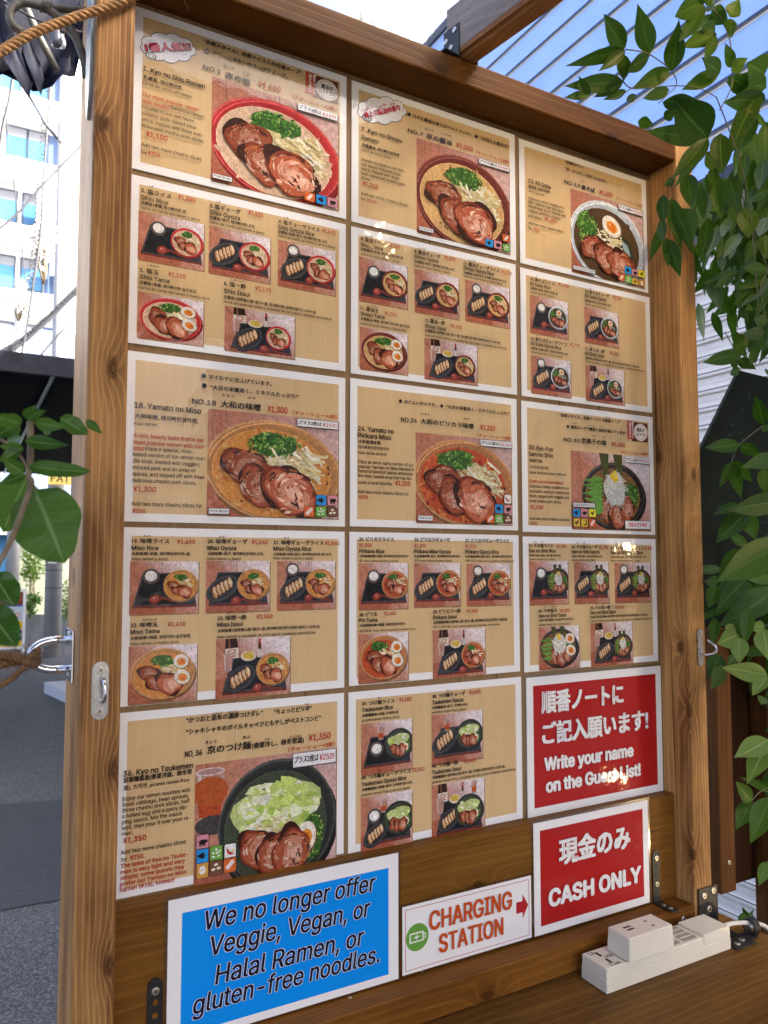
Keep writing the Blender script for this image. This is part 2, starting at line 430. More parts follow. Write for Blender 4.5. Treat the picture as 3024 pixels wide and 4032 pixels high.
# ---------------------------------------------------------------- lettering
# sizes in tenths of a millimetre on each sheet: left, baseline, width, cap height, style, words
LAYOUT = '''
S 1 -3074 21454 -74 19316
c 427 421 377 197 17
t 157 571 605 100 RO@20 1番人気!!!
t 878 209 1404 57 j “京都スタイル、京都テイストの白湯スープ”
d 930 304 32
t 1005 331 1060 57 j クリームみたいなさっぱりスープ。
t 1163 448 137 33 j きょう
t 1441 456 86 33 j しお
t 1895 104 123 18 j バイタン
t 884 569 237 60 j NO.1
t 1182 598 349 88 j 京の塩
t 1653 562 316 78 q ¥1,100
t 2150 573 684 52 q （チャーシュー×3枚）
b 2351 111 2866 466 
p 1009 618 2868 2044 bowl_shio
g 2229 630 2845 735 1
g 1023 1954 1292 2019 2
i 2336 1889 2499 2021 wheat
i 2515 1887 2677 2024 fish
i 2687 1887 2854 2026 pig
t 116 834 789 60 K 1. Kyo no Shio Ramen
t 118 943 490 51 j 京都盐, 돼지뼈라멘,
t 109 1018 626 40 k carne de cerdo sal ramen
t 112 1170 715 45 R Our most popular ramen
t 110 1258 333 45 R with locals!
t 467 1244 436 44 k Delicious ramen
t 108 1340 676 43 k noodles in our salt flavor,
t 108 1422 692 43 k creamy, pork-based soup
t 108 1504 790 43 k stock, topped with three well-
t 106 1582 802 43 k seasoned chashu pork slices.
t 166 1683 266 61 R ¥1,100
t 106 1833 768 48 k Add two more chashu slices
t 105 1933 75 48 k for
t 192 1924 165 49 R ¥250.
S 7 12 21433 3025 19303
c 506 315 451 209 19
t 210 525 680 82 RP@26 極上の醤油の香り
t 165 437 203 33 RP@28 こくじょう
t 420 308 165 30 RP@28 しょうゆ
t 642 205 88 30 RP@28 かお
d 970 249 27
t 1031 277 1067 51 j コクと醤油の香りがベストマッチ!
d 2220 255 27
t 2304 285 566 61 j “大豆と小麦の力”
t 1258 409 137 34 j きょう
t 1542 398 193 31 j しょうゆ
t 947 530 266 54 j NO.7
t 1277 540 464 79 j 京の醤油
t 1835 527 309 74 q ¥1,200
t 2215 535 667 46 q （チャーシュー×3枚）
p 1107 567 2885 2055 bowl_shoyu
g 2262 599 2880 687 1
g 1132 1960 1394 2026 2
i 2371 1899 2533 2024 fish
i 2543 1890 2705 2025 pig
i 2713 1748 2877 1874 wheat
i 2717 1907 2875 2033 bean
t 153 735 683 59 K 7. Kyo no Shoyu
t 154 858 287 59 K Ramen
t 154 971 645 49 j 京都酱油, 돼지뼈간장라멘,
t 149 1040 500 36 k salsa de soya ramen
t 154 1190 723 44 k Ramen noodles in our rich,
t 151 1262 657 44 k soy sauce-flavored soup
t 149 1331 638 44 k stock, topped with three
t 146 1400 744 44 k well-seasoned chashu pork
t 146 1468 160 44 k slices.
t 167 1556 264 61 R ¥1,200
t 145 1707 784 44 k Add two more chashu slices
t 143 1788 71 43 k for
t 242 1788 168 44 R ¥250.
S 13 3111 21400 6076 19280
t 998 170 424 47 j “和風おだし”
t 995 297 1322 50 j “昔、なつかしい味をそのままに・・・・・”
t 1358 423 101 26 j きー
t 970 536 350 58 j NO.13
t 1357 550 312 77 j 黄そば
t 1775 532 312 74 q ¥1,200
t 2186 537 660 41 q （チャーシュー×3枚）
p 1115 585 2863 2057 bowl_kii
g 2234 620 2835 719 1
g 1132 1949 1638 2019 3
i 2345 1731 2519 1872 fish
i 2527 1753 2689 1882 pig
i 2688 1736 2856 1874 chick
i 2191 1895 2344 2028 wheat
i 2347 1898 2524 2033 bean
i 2528 1920 2684 2032 soy
i 2695 1918 2851 2037 egg
t 170 723 486 66 K 13. Kii Soba
t 175 808 469 49 j 黄荞麦, 일본식라멘,
t 167 880 349 35 k ramen japonés
t 172 1003 771 45 k Delicious ramen noodles in a
t 168 1075 795 45 k light, seafood- and soy sauce-
t 167 1144 818 45 k based soup stock, topped with
t 166 1219 693 45 k veggies and three chashu
t 165 1309 283 45 k pork slices
t 513 1296 255 60 R ¥1,200
t 167 1432 755 45 k Add two more chashu slices
t 165 1522 73 45 k for
t 270 1517 151 45 R ¥250.
S 2 -3078 19236 -78 17085
t 220 119 55 25 j しお
t 124 214 375 61 N 2. 塩ライス
t 590 186 218 53 r ¥1,260
t 125 302 337 53 K Shio Rice
t 127 366 570 43 j 京都盐+米饭, 돼지뼈라멘+쌀,
t 121 428 749 36 k carne de cerdo sal ramen y arroz
p 100 447 935 1075 rice_shio
t 1090 119 56 26 j しお
t 1002 214 417 63 N 3. 塩ギョーザ
t 1530 184 205 55 r ¥1,450
t 1003 298 409 56 K Shio Gyoza
t 1004 365 617 45 j 京都盐+饺子, 돼지뼈라멘+교자,
t 1000 422 758 37 k carne de cerdo sal ramen y jiaozi
p 1000 444 1853 1082 gyoza_shio
t 2045 127 57 27 j しお
t 1961 216 615 62 N 4. 塩ギョーザライス
t 2618 203 205 54 r ¥1,670
t 1962 294 532 58 K Shio Gyoza Rice
t 1962 356 738 43 j 京都盐+米饭+饺子, 돼지뼈라멘+쌀+교자,
t 1959 407 861 35 k carne de cerdo sal ramen y arroz y jiaozi
p 1963 437 2837 1083 ricegyoza_shio
t 220 1148 126 25 j しおたま
t 127 1243 231 60 N 5. 塩玉
t 479 1228 218 52 r ¥1,210
t 129 1324 365 53 K Shio Tama
t 127 1395 715 42 j 京都盐+鸡蛋, 돼지뼈라멘+삶은달걀,
t 123 1455 894 35 k carne de cerdo sal ramen y huevo duro
p 112 1482 944 2071 tama_shio
t 1298 1140 215 26 j しおいっすい
t 1205 1225 302 63 N 6. 塩一酔
t 1635 1212 224 55 r ¥2,170
t 1207 1321 352 56 K Shio Issui
t 1206 1401 1324 44 j 京都盐+凉拌卷心菜+饺子+酒, 돼지뼈라멘+양배추샐러드+교자+술,
t 1205 1457 1565 37 k carne de cerdo sal ramen y ensalada de col y jiaozi y bebidas alcoholicas
p 1228 1485 2218 2079 issui_shio
S 8 9 19231 3012 17069
t 213 113 122 24 j しょうゆ
t 148 191 392 61 N 8. 醤油ライス
t 605 183 198 52 r ¥1,360
t 146 274 368 54 K Shoyu Rice
t 148 338 715 42 j 京都酱油+米饭, 돼지뼈간장라멘+쌀,
t 145 407 642 35 k salsa de soya ramen y arroz
p 127 423 941 1081 rice_shoyu
t 1119 115 128 25 j しょうゆ
t 1056 203 465 63 N 9. 醤油ギョーザ
t 1598 184 199 54 r ¥1,550
t 1054 273 429 56 K Shoyu Gyoza
t 1054 346 732 43 j 京都酱油+饺子, 돼지뼈간장라멘+교자,
t 1050 406 646 36 k salsa de soya ramen y jiaozi
p 1069 433 1875 1097 gyoza_shoyu
t 2058 122 124 26 j しょうゆ
t 1961 210 691 62 N 10. 醤油ギョーザライス
t 2697 206 202 53 r ¥1,770
t 1956 283 587 59 K Shoyu Gyoza Rice
t 1958 352 835 38 j 京都酱油+米饭+饺子, 돼지뼈간장라멘+쌀+교자,
t 1951 404 756 34 k salsa de soya ramen y arroz y jiaozi
p 1992 431 2863 1089 ricegyoza_shoyu
t 240 1146 189 22 j しょうゆたま
t 144 1222 287 60 N 11. 醤油玉
t 539 1229 200 51 r ¥1,310
t 143 1300 393 54 K Shoyu Tama
t 145 1371 827 41 j 京都酱油+鸡蛋, 돼지뼈간장라멘+삶은달걀,
t 141 1436 773 35 k salsa de soya ramen y huevo duro
p 143 1462 942 2082 tama_shoyu
t 1339 1158 259 22 j しょうゆいっすい
t 1239 1235 359 63 N 12. 醤油一酔
t 1706 1245 202 54 r ¥2,260
t 1236 1318 378 56 K Shoyu Issui
t 1238 1384 1418 43 j 京都酱油+凉拌卷心菜+饺子+酒, 돼지뼈간장라멘+양배추샐러드+교자+술,
t 1234 1451 1546 36 k salsa de soya ramen y ensalada de col y jiaozi y bebidas alcoholicas
p 1238 1466 2216 2096 issui_shoyu
S 14 3108 19204 6103 17068
t 311 105 58 22 j きー
t 195 192 516 60 N 14. 黄そばライス
t 804 172 220 54 r ¥1,360
t 192 269 430 56 K Kii Soba Rice
t 195 341 584 40 j 黄荞麦+米饭, 일본식라멘+쌀,
t 190 401 505 33 k ramen japonés y arroz
p 190 424 1015 1064 rice_kii
t 1509 108 57 23 j きー
t 1407 192 558 62 N 15. 黄そばギョーザ
t 2055 181 215 57 r ¥1,550
t 1403 269 485 59 K Kii Soba Gyoza
t 1404 348 604 42 j 黄荞麦+饺子, 일본식라멘+교자,
t 1400 407 498 35 k ramen japonés y jiaozi
p 1388 428 2190 1056 gyoza_kii
t 304 1112 58 21 j きー
t 192 1194 777 59 N 16. 黄そばギョーザライス
t 1028 1177 218 54 r ¥1,770
t 188 1273 646 56 K Kii Soba Gyoza Rice
t 191 1349 800 39 j 黄荞麦+米饭+饺子, 일본식라멘+쌀+교자,
t 186 1407 674 33 k ramen japonés y arroz y jiaozi
p 194 1439 1059 2066 ricegyoza_kii
t 1494 1122 59 22 j きー
t 1377 1206 450 62 N 17. 黄そば一酔
t 1946 1200 224 56 r ¥2,260
t 1373 1284 445 58 K Kii Soba Issui
t 1380 1360 1285 41 j 黄荞麦+凉拌卷心菜+饺子+酒, 일본식라멘+양배추샐러드+교자+술,
t 1375 1417 1420 34 k ramen japonés y ensalada de col y jiaozi y bebidas alcoholicas
p 1390 1444 2305 2068 issui_kii
S 18 -3079 16986 -79 14867
d 955 211 31
t 1019 245 865 58 j マイルドに仕上げています。
d 966 339 31
t 1044 378 1232 58 j “大豆の栄養高く、ミネラルたっぷり!”
t 1192 455 186 33 j やまと
t 1544 453 148 33 j みそ
t 811 588 310 64 j NO.18
t 1184 599 541 87 j 大和の味噌
t 1829 598 281 82 q ¥1,300
t 2190 602 677 53 q （チャーシュー×3枚）
p 1024 629 2890 2012 bowl_miso
g 2258 649 2879 759 1
g 1044 1922 1316 1997 2
i 2544 1688 2699 1837 fish
i 2715 1690 2877 1834 pig
i 2362 1849 2521 1999 wheat
i 2537 1852 2700 1994 bean
i 2714 1850 2875 1989 sesame
t 98 711 829 69 K 18. Yamato no Miso
t 104 839 782 58 j 大和味噌, 돼지뼈된장라면,
t 95 922 284 41 k miso ramen
t 95 1077 876 51 R A rich, hearty taste that is our
t 94 1161 903 51 R most popular ramen with tour-
t 92 1238 126 51 R ists!
t 237 1231 605 48 k Enjoy a special, miso-
t 92 1311 901 48 k based version of our ramen noo-
t 92 1391 833 48 k dle soup, loaded with veggies,
t 92 1473 775 48 k minced pork and an array of
t 90 1553 896 48 k spices, and topped off with three
t 89 1633 790 48 k delicious chashu pork slices.
t 109 1748 267 61 R ¥1,300
t 86 1924 870 51 k Add two more chashu slices for
t 101 2016 165 51 R ¥250.
S 24 0 17000 3000 14874
d 819 257 28
t 884 284 564 54 j ほどよい辛さです。
d 1543 259 26
t 1620 286 1214 55 j “大豆の栄養高く、ミネラルたっぷり!”
t 1169 428 188 30 j やまと
t 1949 432 147 31 j みそ
t 824 560 272 63 j NO.24
t 1164 563 963 78 j 大和のピリカラ味噌
t 2258 560 286 78 q ¥1,350
t 2194 679 675 49 q （チャーシュー×3枚）
p 1087 696 2877 2043 bowl_piri
g 2254 715 2874 819 1
g 1108 1939 1372 2016 2
i 2708 1564 2850 1705 chili
i 2526 1722 2686 1862 fish
i 2701 1725 2864 1865 pig
i 2357 1886 2513 2025 wheat
i 2524 1884 2684 2024 bean
i 2701 1886 2861 2025 sesame
t 116 755 584 68 K 24. Yamato no
t 116 852 541 68 K Pirikara Miso
t 120 935 371 51 j 大和香辣味噌,
t 117 1016 514 51 k 돼지뼈짜릿한된장라면,
t 115 1088 465 42 k miso ramen picante
t 117 1221 922 48 k Enjoy an extra-spicy version of our
t 116 1289 931 48 k popular Yamato no Miso Ramen! A
t 114 1354 909 48 k flavorful blend of spices enhances
t 114 1422 899 48 k the miso-based soup that has be-
t 112 1518 564 48 k come a local favorite.
t 728 1509 253 66 R ¥1,350
t 111 1653 842 48 k Add two more chashu slices for
t 129 1729 158 48 R ¥250.
S 30 3096 16988 6108 14855
t 796 194 1398 57 j “京都スタイル、京都テイストの清湯スープ”
t 1813 120 128 25 j しんたん
d 971 347 27
t 1035 378 1281 57 j 透明スープで鰹節と昆布が効いています!
t 1041 298 129 21 j とうめい
t 1440 301 165 21 j かつおぶし
t 1684 291 118 21 j こんぶ
t 1518 475 95 29 j せん
t 1743 477 88 29 j しお
t 869 600 359 57 j NO.30
t 1264 602 576 83 j 京風千の塩
t 1973 603 312 69 q ¥1,400
t 2175 712 673 46 q （チャーシュー×3枚）
b 2367 111 2874 475 
p 1037 743 2894 2061 bowl_sen
g 2268 767 2873 870 1
g 1050 1621 1546 1693 3
i 1045 1723 1208 1862 fish
i 1222 1720 1382 1862 pig
i 1399 1719 1563 1860 chick
i 1050 1887 1204 2028 soy
i 1224 1886 1379 2028 shrimp
i 1403 1885 1555 2029 wheat
g 2243 1894 2864 2038 4
t 134 791 496 67 K 30. Kyo-Fuu
t 133 898 500 67 K Sen no Shio
t 137 997 273 49 j 京风千盐,
t 135 1104 406 49 k 교토맛해산물라멘,
t 130 1185 781 43 k Sabor de Kyoto ramen mariscos
t 128 1332 719 46 R Chef's recommendation!
t 130 1413 845 49 k Delicious ramen noodles in our
t 129 1492 855 49 k succulent, seafood-based soup
t 128 1570 843 49 k stock, topped with veggies and
t 126 1651 671 48 k three chashu pork slices.
t 144 1759 265 61 R ¥1,400
t 126 1938 851 48 k Add two more chashu slices for
t 140 2016 145 45 R ¥250.
S 19 -3081 14796 -81 12632
t 243 116 88 23 j みそ
t 104 196 453 58 N 19. 味噌ライス
t 655 195 224 53 r ¥1,450
t 102 278 321 52 K Miso Rice
t 104 344 717 41 j 大和味噌+米饭, 돼지뼈된장라면+쌀,
t 100 405 444 36 k miso ramen y arroz
p 90 416 935 1069 rice_miso
t 1182 114 89 24 j みそ
t 1041 190 527 61 N 20. 味噌ギョーザ
t 1632 189 217 56 r ¥1,640
t 1040 271 380 54 K Miso Gyoza
t 1041 340 754 43 j 大和味噌+饺子, 돼지뼈된장라면+교자,
t 1037 401 444 38 k miso ramen y jiaozi
p 1030 410 1891 1071 gyoza_miso
t 2072 112 91 25 j みそ
t 1936 193 725 60 N 21. 味噌ギョーザライス
t 2689 191 216 53 r ¥1,860
t 1935 274 543 56 K Miso Gyoza Rice
t 1936 340 849 38 j 大和味噌+米饭+饺子, 돼지뼈된장라면+쌀+교자,
t 1930 392 576 36 k miso ramen y arroz y jiaozi
p 1994 411 2850 1068 ricegyoza_miso
t 243 1143 181 24 j みそたま
t 107 1221 324 58 N 22. 味噌玉
t 554 1222 220 52 r ¥1,410
t 106 1299 348 51 K Miso Tama
t 108 1370 735 41 j 大和味噌+鸡蛋, 된장라면+삶은달걀,
t 106 1434 583 36 k miso ramen y huevo duro
p 95 1454 932 2147 tama_miso
t 1307 1091 261 23 j みそいっすい
t 1182 1175 386 61 N 23. 味噌一酔
t 1707 1169 219 55 r ¥2,360
t 1181 1254 335 54 K Miso Issui
t 1184 1326 1433 43 j 大和味噌+凉拌卷心菜+饺子+酒, 돼지뼈된장라면+양배추샐러드+교자+술,
t 1179 1401 1369 38 k miso ramen y ensalada de col y jiaozi y bebidas alcoholicas
p 1174 1413 2190 2176 issui_miso
S 25 -7 14797 3007 12644
t 144 131 563 60 N 25. ピリカラライス
t 144 214 201 51 r ¥1,500
t 145 299 407 54 K Pirikara Rice
t 147 362 813 38 j 大和香辣味噌+米饭, 돼지뼈짜릿한된장라면+
t 145 427 631 38 k 쌀, miso ramen picante y arroz
p 145 443 952 1103 rice_piri
t 1058 128 630 63 N 26. ピリカラギョーザ
t 1056 213 200 53 r ¥1,690
t 1055 297 638 56 K Pirikara Miso Gyoza
t 1055 361 817 39 j 大和香辣味噌+饺子, 돼지뼈짜릿한된장라면+
t 1053 424 667 39 k 교자, miso ramen picante y jiaozi
p 1057 443 1883 1093 gyoza_piri
t 1971 128 835 62 N 27. ピリカラギョーザライス
t 1968 214 201 55 r ¥1,910
t 1968 299 632 58 K Pirikara Gyoza Rice
t 1969 362 883 38 j 大和香辣味噌+米饭+饺子, 돼지뼈짜릿한된장라면
t 1969 427 923 38 k +쌀+교자, miso ramen picante y arroz y jiaozi
p 1995 453 2840 1101 ricegyoza_piri
t 145 1197 290 59 N 28. ピリ玉
t 546 1190 197 51 r ¥1,450
t 143 1275 295 53 K Piri Tama
t 147 1342 750 41 j 大和香辣味噌+鸡蛋, 짜릿한된장라면+
t 142 1415 941 37 k 삶은달걀, miso ramen picante y huevo duro
p 142 1439 957 2132 tama_piri
t 1744 1114 132 23 j いっすい
t 1376 1198 495 63 N 29. ピリカラ一酔
t 1983 1197 202 54 r ¥2,400
t 1376 1277 420 56 K Pirikara Issui
t 1377 1346 1371 43 j 大和香辣味噌+凉拌卷心菜+饺子+酒, 돼지뼈짜릿한된장라면+양배추샐
t 1375 1412 1239 39 k 러드+교자+술, miso ramen picante y bebidas alcoholicas
p 1379 1440 2339 2154 issui_piri
S 31 3093 14779 6110 12620
t 205 95 64 23 j せん
t 351 93 59 23 j しお
t 112 174 500 57 N 31. 千の塩ライス
t 689 177 208 52 r ¥1,550
t 110 254 555 54 K Sen no Shio Rice
t 113 321 663 36 j 京风千盐+米饭, 해산물라멘+쌀,
t 110 381 533 33 k ramen mariscos y arroz
p 123 395 943 1097 rice_sen
t 1114 99 62 23 j せん
t 1257 101 61 24 j しお
t 1019 185 572 59 N 32. 千の塩ギョーザ
t 1632 184 206 54 r ¥1,740
t 1016 264 619 56 K Sen no Shio Gyoza
t 1018 332 688 37 j 京风千盐+饺子, 해산물라멘+교자,
t 1013 391 539 34 k ramen mariscos y jiaozi
p 1076 403 1859 1103 gyoza_sen
t 2011 109 66 24 j せん
t 2151 110 60 24 j しお
t 1899 195 782 58 N 33. 千の塩ギョーザライス
t 2704 189 194 50 r ¥1,960
t 1897 274 770 58 K Sen no Shio Gyoza Rice
t 1897 339 860 35 j 京风千盐+米饭+饺子, 해산물라멘+쌀+교자,
t 1893 402 702 32 k ramen mariscos y arroz y jiaozi
p 1996 423 2863 1112 ricegyoza_sen
t 401 1146 59 23 j せん
t 538 1145 133 23 j しおたま
t 289 1225 380 57 N 34. 千の塩玉
t 741 1229 206 52 r ¥1,500
t 291 1303 577 54 K Sen no Shio Tama
t 294 1367 735 39 j 京风千盐+鸡蛋, 해산물라멘+삶은달걀,
t 289 1437 669 36 k ramen mariscos y huevo duro
p 298 1460 1165 2142 tama_sen
t 1519 1123 64 20 j せん
t 1664 1127 199 20 j しおいっすい
t 1408 1209 453 59 N 35. 千の塩一酔
t 1970 1211 205 54 r ¥2,450
t 1408 1287 569 56 K Sen no Shio Issui
t 1410 1354 1338 40 j 京风千盐+凉拌卷心菜+饺子+酒, 해산물라멘+양배추샐러드+교자+술,
t 1407 1419 1439 34 k ramen mariscosy ensalada de col y jiaozi y bebidas alcoholicas
p 1417 1440 2392 2164 issui_sen
S 36 -3084 12559 -84 10388
t 801 194 1007 69 j “かつおと昆布の濃厚つけダレ”
t 1961 195 541 69 j “ちょっとピリ辛”
t 1141 117 128 26 j こんぶ
t 1339 121 130 26 j のうこう
t 2407 114 58 25 j から
t 804 338 1836 69 j “シャキシャキのボイルキャベツともやしがベストコンビ”
t 1052 479 142 40 j きょう
t 1542 469 103 41 j めん
t 1842 519 65 27 j ひや
t 2192 525 169 27 j じょうおん
t 795 607 212 68 j NO, 36
t 1077 604 570 95 j 京のつけ麺
t 1668 605 721 71 j (春夏冷し、秋冬常温)
t 2464 593 320 82 q ¥1,350
t 2168 704 682 58 q （チャーシュー×3枚）
p 933 726 2880 2477 bowl_tsuke
g 2235 735 2867 919 1
i 954 1583 1113 1766 pig
i 957 1744 1111 1936 fish
i 1127 1745 1292 1936 bean
i 1312 1752 1468 1941 chili
i 959 1919 1114 2115 egg
i 1124 1915 1293 2113 sesame
i 1305 1917 1471 2111 wheat
t 63 748 835 66 K 36. Kyo no Tsukemen
t 65 824 816 62 j 京都蘸酱面(春夏冷面、秋冬常
t 67 912 788 55 k 温), 츠케멘, picante ramen frios
t 63 1035 809 48 k Enjoy our ramen noodles with
t 61 1102 794 48 k fresh cabbage, bean sprouts,
t 60 1167 803 48 k three chashu pork slices, half
t 60 1235 786 48 k a boiled egg and a spicy dip-
t 58 1303 712 48 k ping sauce. Mix the sauce
t 58 1372 817 48 k well, then pour it over your ra-
t 58 1440 132 48 k men.
t 80 1529 263 62 R ¥1,350
t 55 1654 772 48 k Add two more chashu slices
t 56 1739 72 48 k for
t 162 1736 164 51 R ¥250.
t 55 1810 796 48 R The taste of Kyo no Tsuke-
t 55 1881 761 48 R men is very light and very
t 55 1949 755 48 R simple; some guests may
t 55 2017 782 48 R prefer our Yamato no Miso
t 55 2084 636 47 R Ramen (#18), instead!
S 37 -15 12557 3025 10373
t 457 118 61 23 j めん
t 204 200 517 59 N 37. つけ麺ライス
t 805 194 202 54 r ¥1,500
t 205 285 493 56 K Tsukemen Rice
t 207 355 587 40 j 京都蘸酱面+米饭, 츠케멘+쌀,
t 200 420 610 37 k picante ramen frios y arroz
p 196 451 1025 1160 rice_tsuke
t 1622 113 58 25 j めん
t 1366 195 583 62 N 38. つけ麺ギョーザ
t 2031 191 204 57 r ¥1,690
t 1363 282 552 58 K Tsukemen Gyoza
t 1365 352 634 42 j 京都蘸酱面+饺子, 츠케멘+교자,
t 1359 417 613 39 k picante ramen frios y jiaozi
p 1359 441 2281 1166 gyoza_tsuke
t 449 1133 63 23 j めん
t 196 1217 795 58 N 39. つけ麺ギョーザライス
t 1021 1213 201 54 r ¥1,910
t 196 1304 718 55 K Tsukemen Gyoza Rice
t 198 1372 826 40 j 京都蘸酱面+米饭+饺子, 츠케멘+쌀+교자,
t 193 1440 783 36 k picante ramen frios y arroz y jiaozi
p 193 1466 1021 2226 ricegyoza_tsuke
t 1610 1122 206 23 j めんいっすい
t 1357 1202 458 61 N 40. つけ麺一酔
t 1926 1202 203 56 r ¥2,400
t 1354 1292 510 58 K Tsukemen Issui
t 1358 1359 1331 42 j 京都蘸酱面+凉拌卷心菜+饺子+酒, 츠케멘+양배추샐러드+교자+술,
t 1354 1423 1535 38 k picante ramen frios y ensalada de col y jiaozi y bebidas alcoholicas
p 1357 1456 2305 2241 issui_tsuke
S G 3129 12531 6166 10348
t 296 581 1787 330 wj 順番ノートに
t 306 1074 2355 328 wj ご記入願います!
t 341 1481 1952 189 wB Write your name
t 370 1824 2081 189 wB on the Guest List!
S C 3046 10348 5517 8667
t 503 703 1511 363 wj 現金のみ
t 283 1285 1962 241 wB CASH ONLY
S S 713 9589 2986 8674
t 436 398 1447 250 oB CHARGING
t 596 738 1122 242 oB STATION
S B -2509 10342 648 8656
t 418 426 2349 222 nB We no longer offer
t 489 743 2195 222 nB Veggie, Vegan, or
t 577 1097 2013 222 nB Halal Ramen, or
t 304 1377 2536 218 nB gluten-free noodles.
'''
try:
    LATIN = bpy.data.fonts.load(os.path.join(bpy.utils.system_resource('DATAFILES', path='fonts'), 'Inter.woff2'))
except Exception:
    LATIN = None
def is_latin(s): return all(ord(c) < 0x250 for c in s)
GEO = {}
GLY = {}
def _outline(ob, dg):
    c2 = ob.to_curve(dg)
    polys = []
    for sp in c2.splines:
        pts = []
        bp = sp.bezier_points
        n = len(bp)
        for i in range(n):
            a, b = bp[i], bp[(i + 1) % n]
            straight = (a.handle_right - a.co).length < 1e-5 and (b.handle_left - b.co).length < 1e-5
            k = 1 if straight else 3
            for j in range(k):
                t = j / k; u = 1 - t
                p = a.co * u ** 3 + a.handle_right * 3 * u * u * t + b.handle_left * 3 * u * t * t + b.co * t ** 3
                if not pts or (Vector((p.x, p.y)) - pts[-1]).length > 1e-5: pts.append(Vector((p.x, p.y)))
        if not n: pts = [Vector((p.co.x, p.co.y)) for p in sp.points]
        if len(pts) > 2: polys.append(pts)
    ob.to_curve_clear()
    return polys
def _fill(polys):
    """triangles inside the outlines by the non-zero winding rule"""
    vs, es = [], []
    for p in polys:
        n0 = len(vs); vs += p; es += [(n0 + i, n0 + (i + 1) % len(p)) for i in range(len(p))]
    if not vs: return [], []
    r = delaunay_2d_cdt(vs, es, [], 0, 1e-6)
    ov, of = r[0], r[2]
    keep = []
    for f in of:
        c = (ov[f[0]] + ov[f[1]] + ov[f[2]]) / 3
        w = 0
        for p in polys:
            for i in range(len(p)):
                a, b = p[i - 1], p[i]
                if (a.y <= c.y) != (b.y <= c.y):
                    x = a.x + (c.y - a.y) * (b.x - a.x) / (b.y - a.y)
                    if x > c.x: w += 1 if b.y > a.y else -1
        if w != 0: keep.append(tuple(f))
    return [(v.x, v.y) for v in ov], keep
CAP_L, CAP_J, BASE_J = 0.7, 0.86, 0.0
def prepare_text(strings):
    global CAP_L, CAP_J, BASE_J
    obs = {}
    def mk(key, body, font):
        cu = bpy.data.curves.new('words', 'FONT'); cu.body = body; cu.size = 1.0; cu.resolution_u = 2
        if font: cu.font = font
        ob = bpy.data.objects.new('words', cu); COL.objects.link(ob); obs[key] = (ob, cu)
    chars = sorted(set(c for s in strings if is_latin(s) for c in s) | {'H'})
    for c in chars:
        if c != ' ': mk(('g', c), c, LATIN)
        mk(('w', c), 'H' + c + 'H', LATIN)
    mk('HH', 'HH', LATIN)
    mk('J', '国', None)
    for s in sorted(set(strings)):
        if not is_latin(s): mk(s, s, None)
    dg = bpy.context.evaluated_depsgraph_get()
    dg.update()
    def right(k):
        ps = _outline(obs[k][0], dg); return max(v.x for p in ps for v in p)
    hh = right('HH')
    for c in chars:
        adv = right(('w', c)) - hh
        GLY[c] = (adv, _fill(_outline(obs[('g', c)][0], dg)) if c != ' ' else ([], []))
    CAP_L = max(v[1] for v in GLY['H'][1][0])
    for k, (ob, cu) in obs.items():
        if isinstance(k, tuple) or k == 'HH': continue
        me = ob.to_mesh()
        vs = [(v.co.x, v.co.y, 0) for v in me.vertices]; fs = [tuple(p.vertices) for p in me.polygons]
        ob.to_mesh_clear()
        if k == 'J': BASE_J = min(v[1] for v in vs); CAP_J = max(v[1] for v in vs) - BASE_J
        else: GEO[k] = (vs, fs)
    for s in strings:
        if is_latin(s):
            x = 0.0; vs, fs = [], []
            for c in s:
                adv, (gv, gf) = GLY[c]
                n0 = len(vs); vs += [(a + x, b, 0) for a, b in gv]; fs += [tuple(n0 + i for i in f) for f in gf]
                x += adv
            GEO[s] = (vs, fs)
    for ob, cu in obs.values():
        bpy.data.objects.remove(ob); bpy.data.curves.remove(cu)
INK = (0.018, 0.014, 0.012); RED = (0.42, 0.028, 0.020); QRED = (0.46, 0.035, 0.020); WHITE = (0.80, 0.80, 0.79)
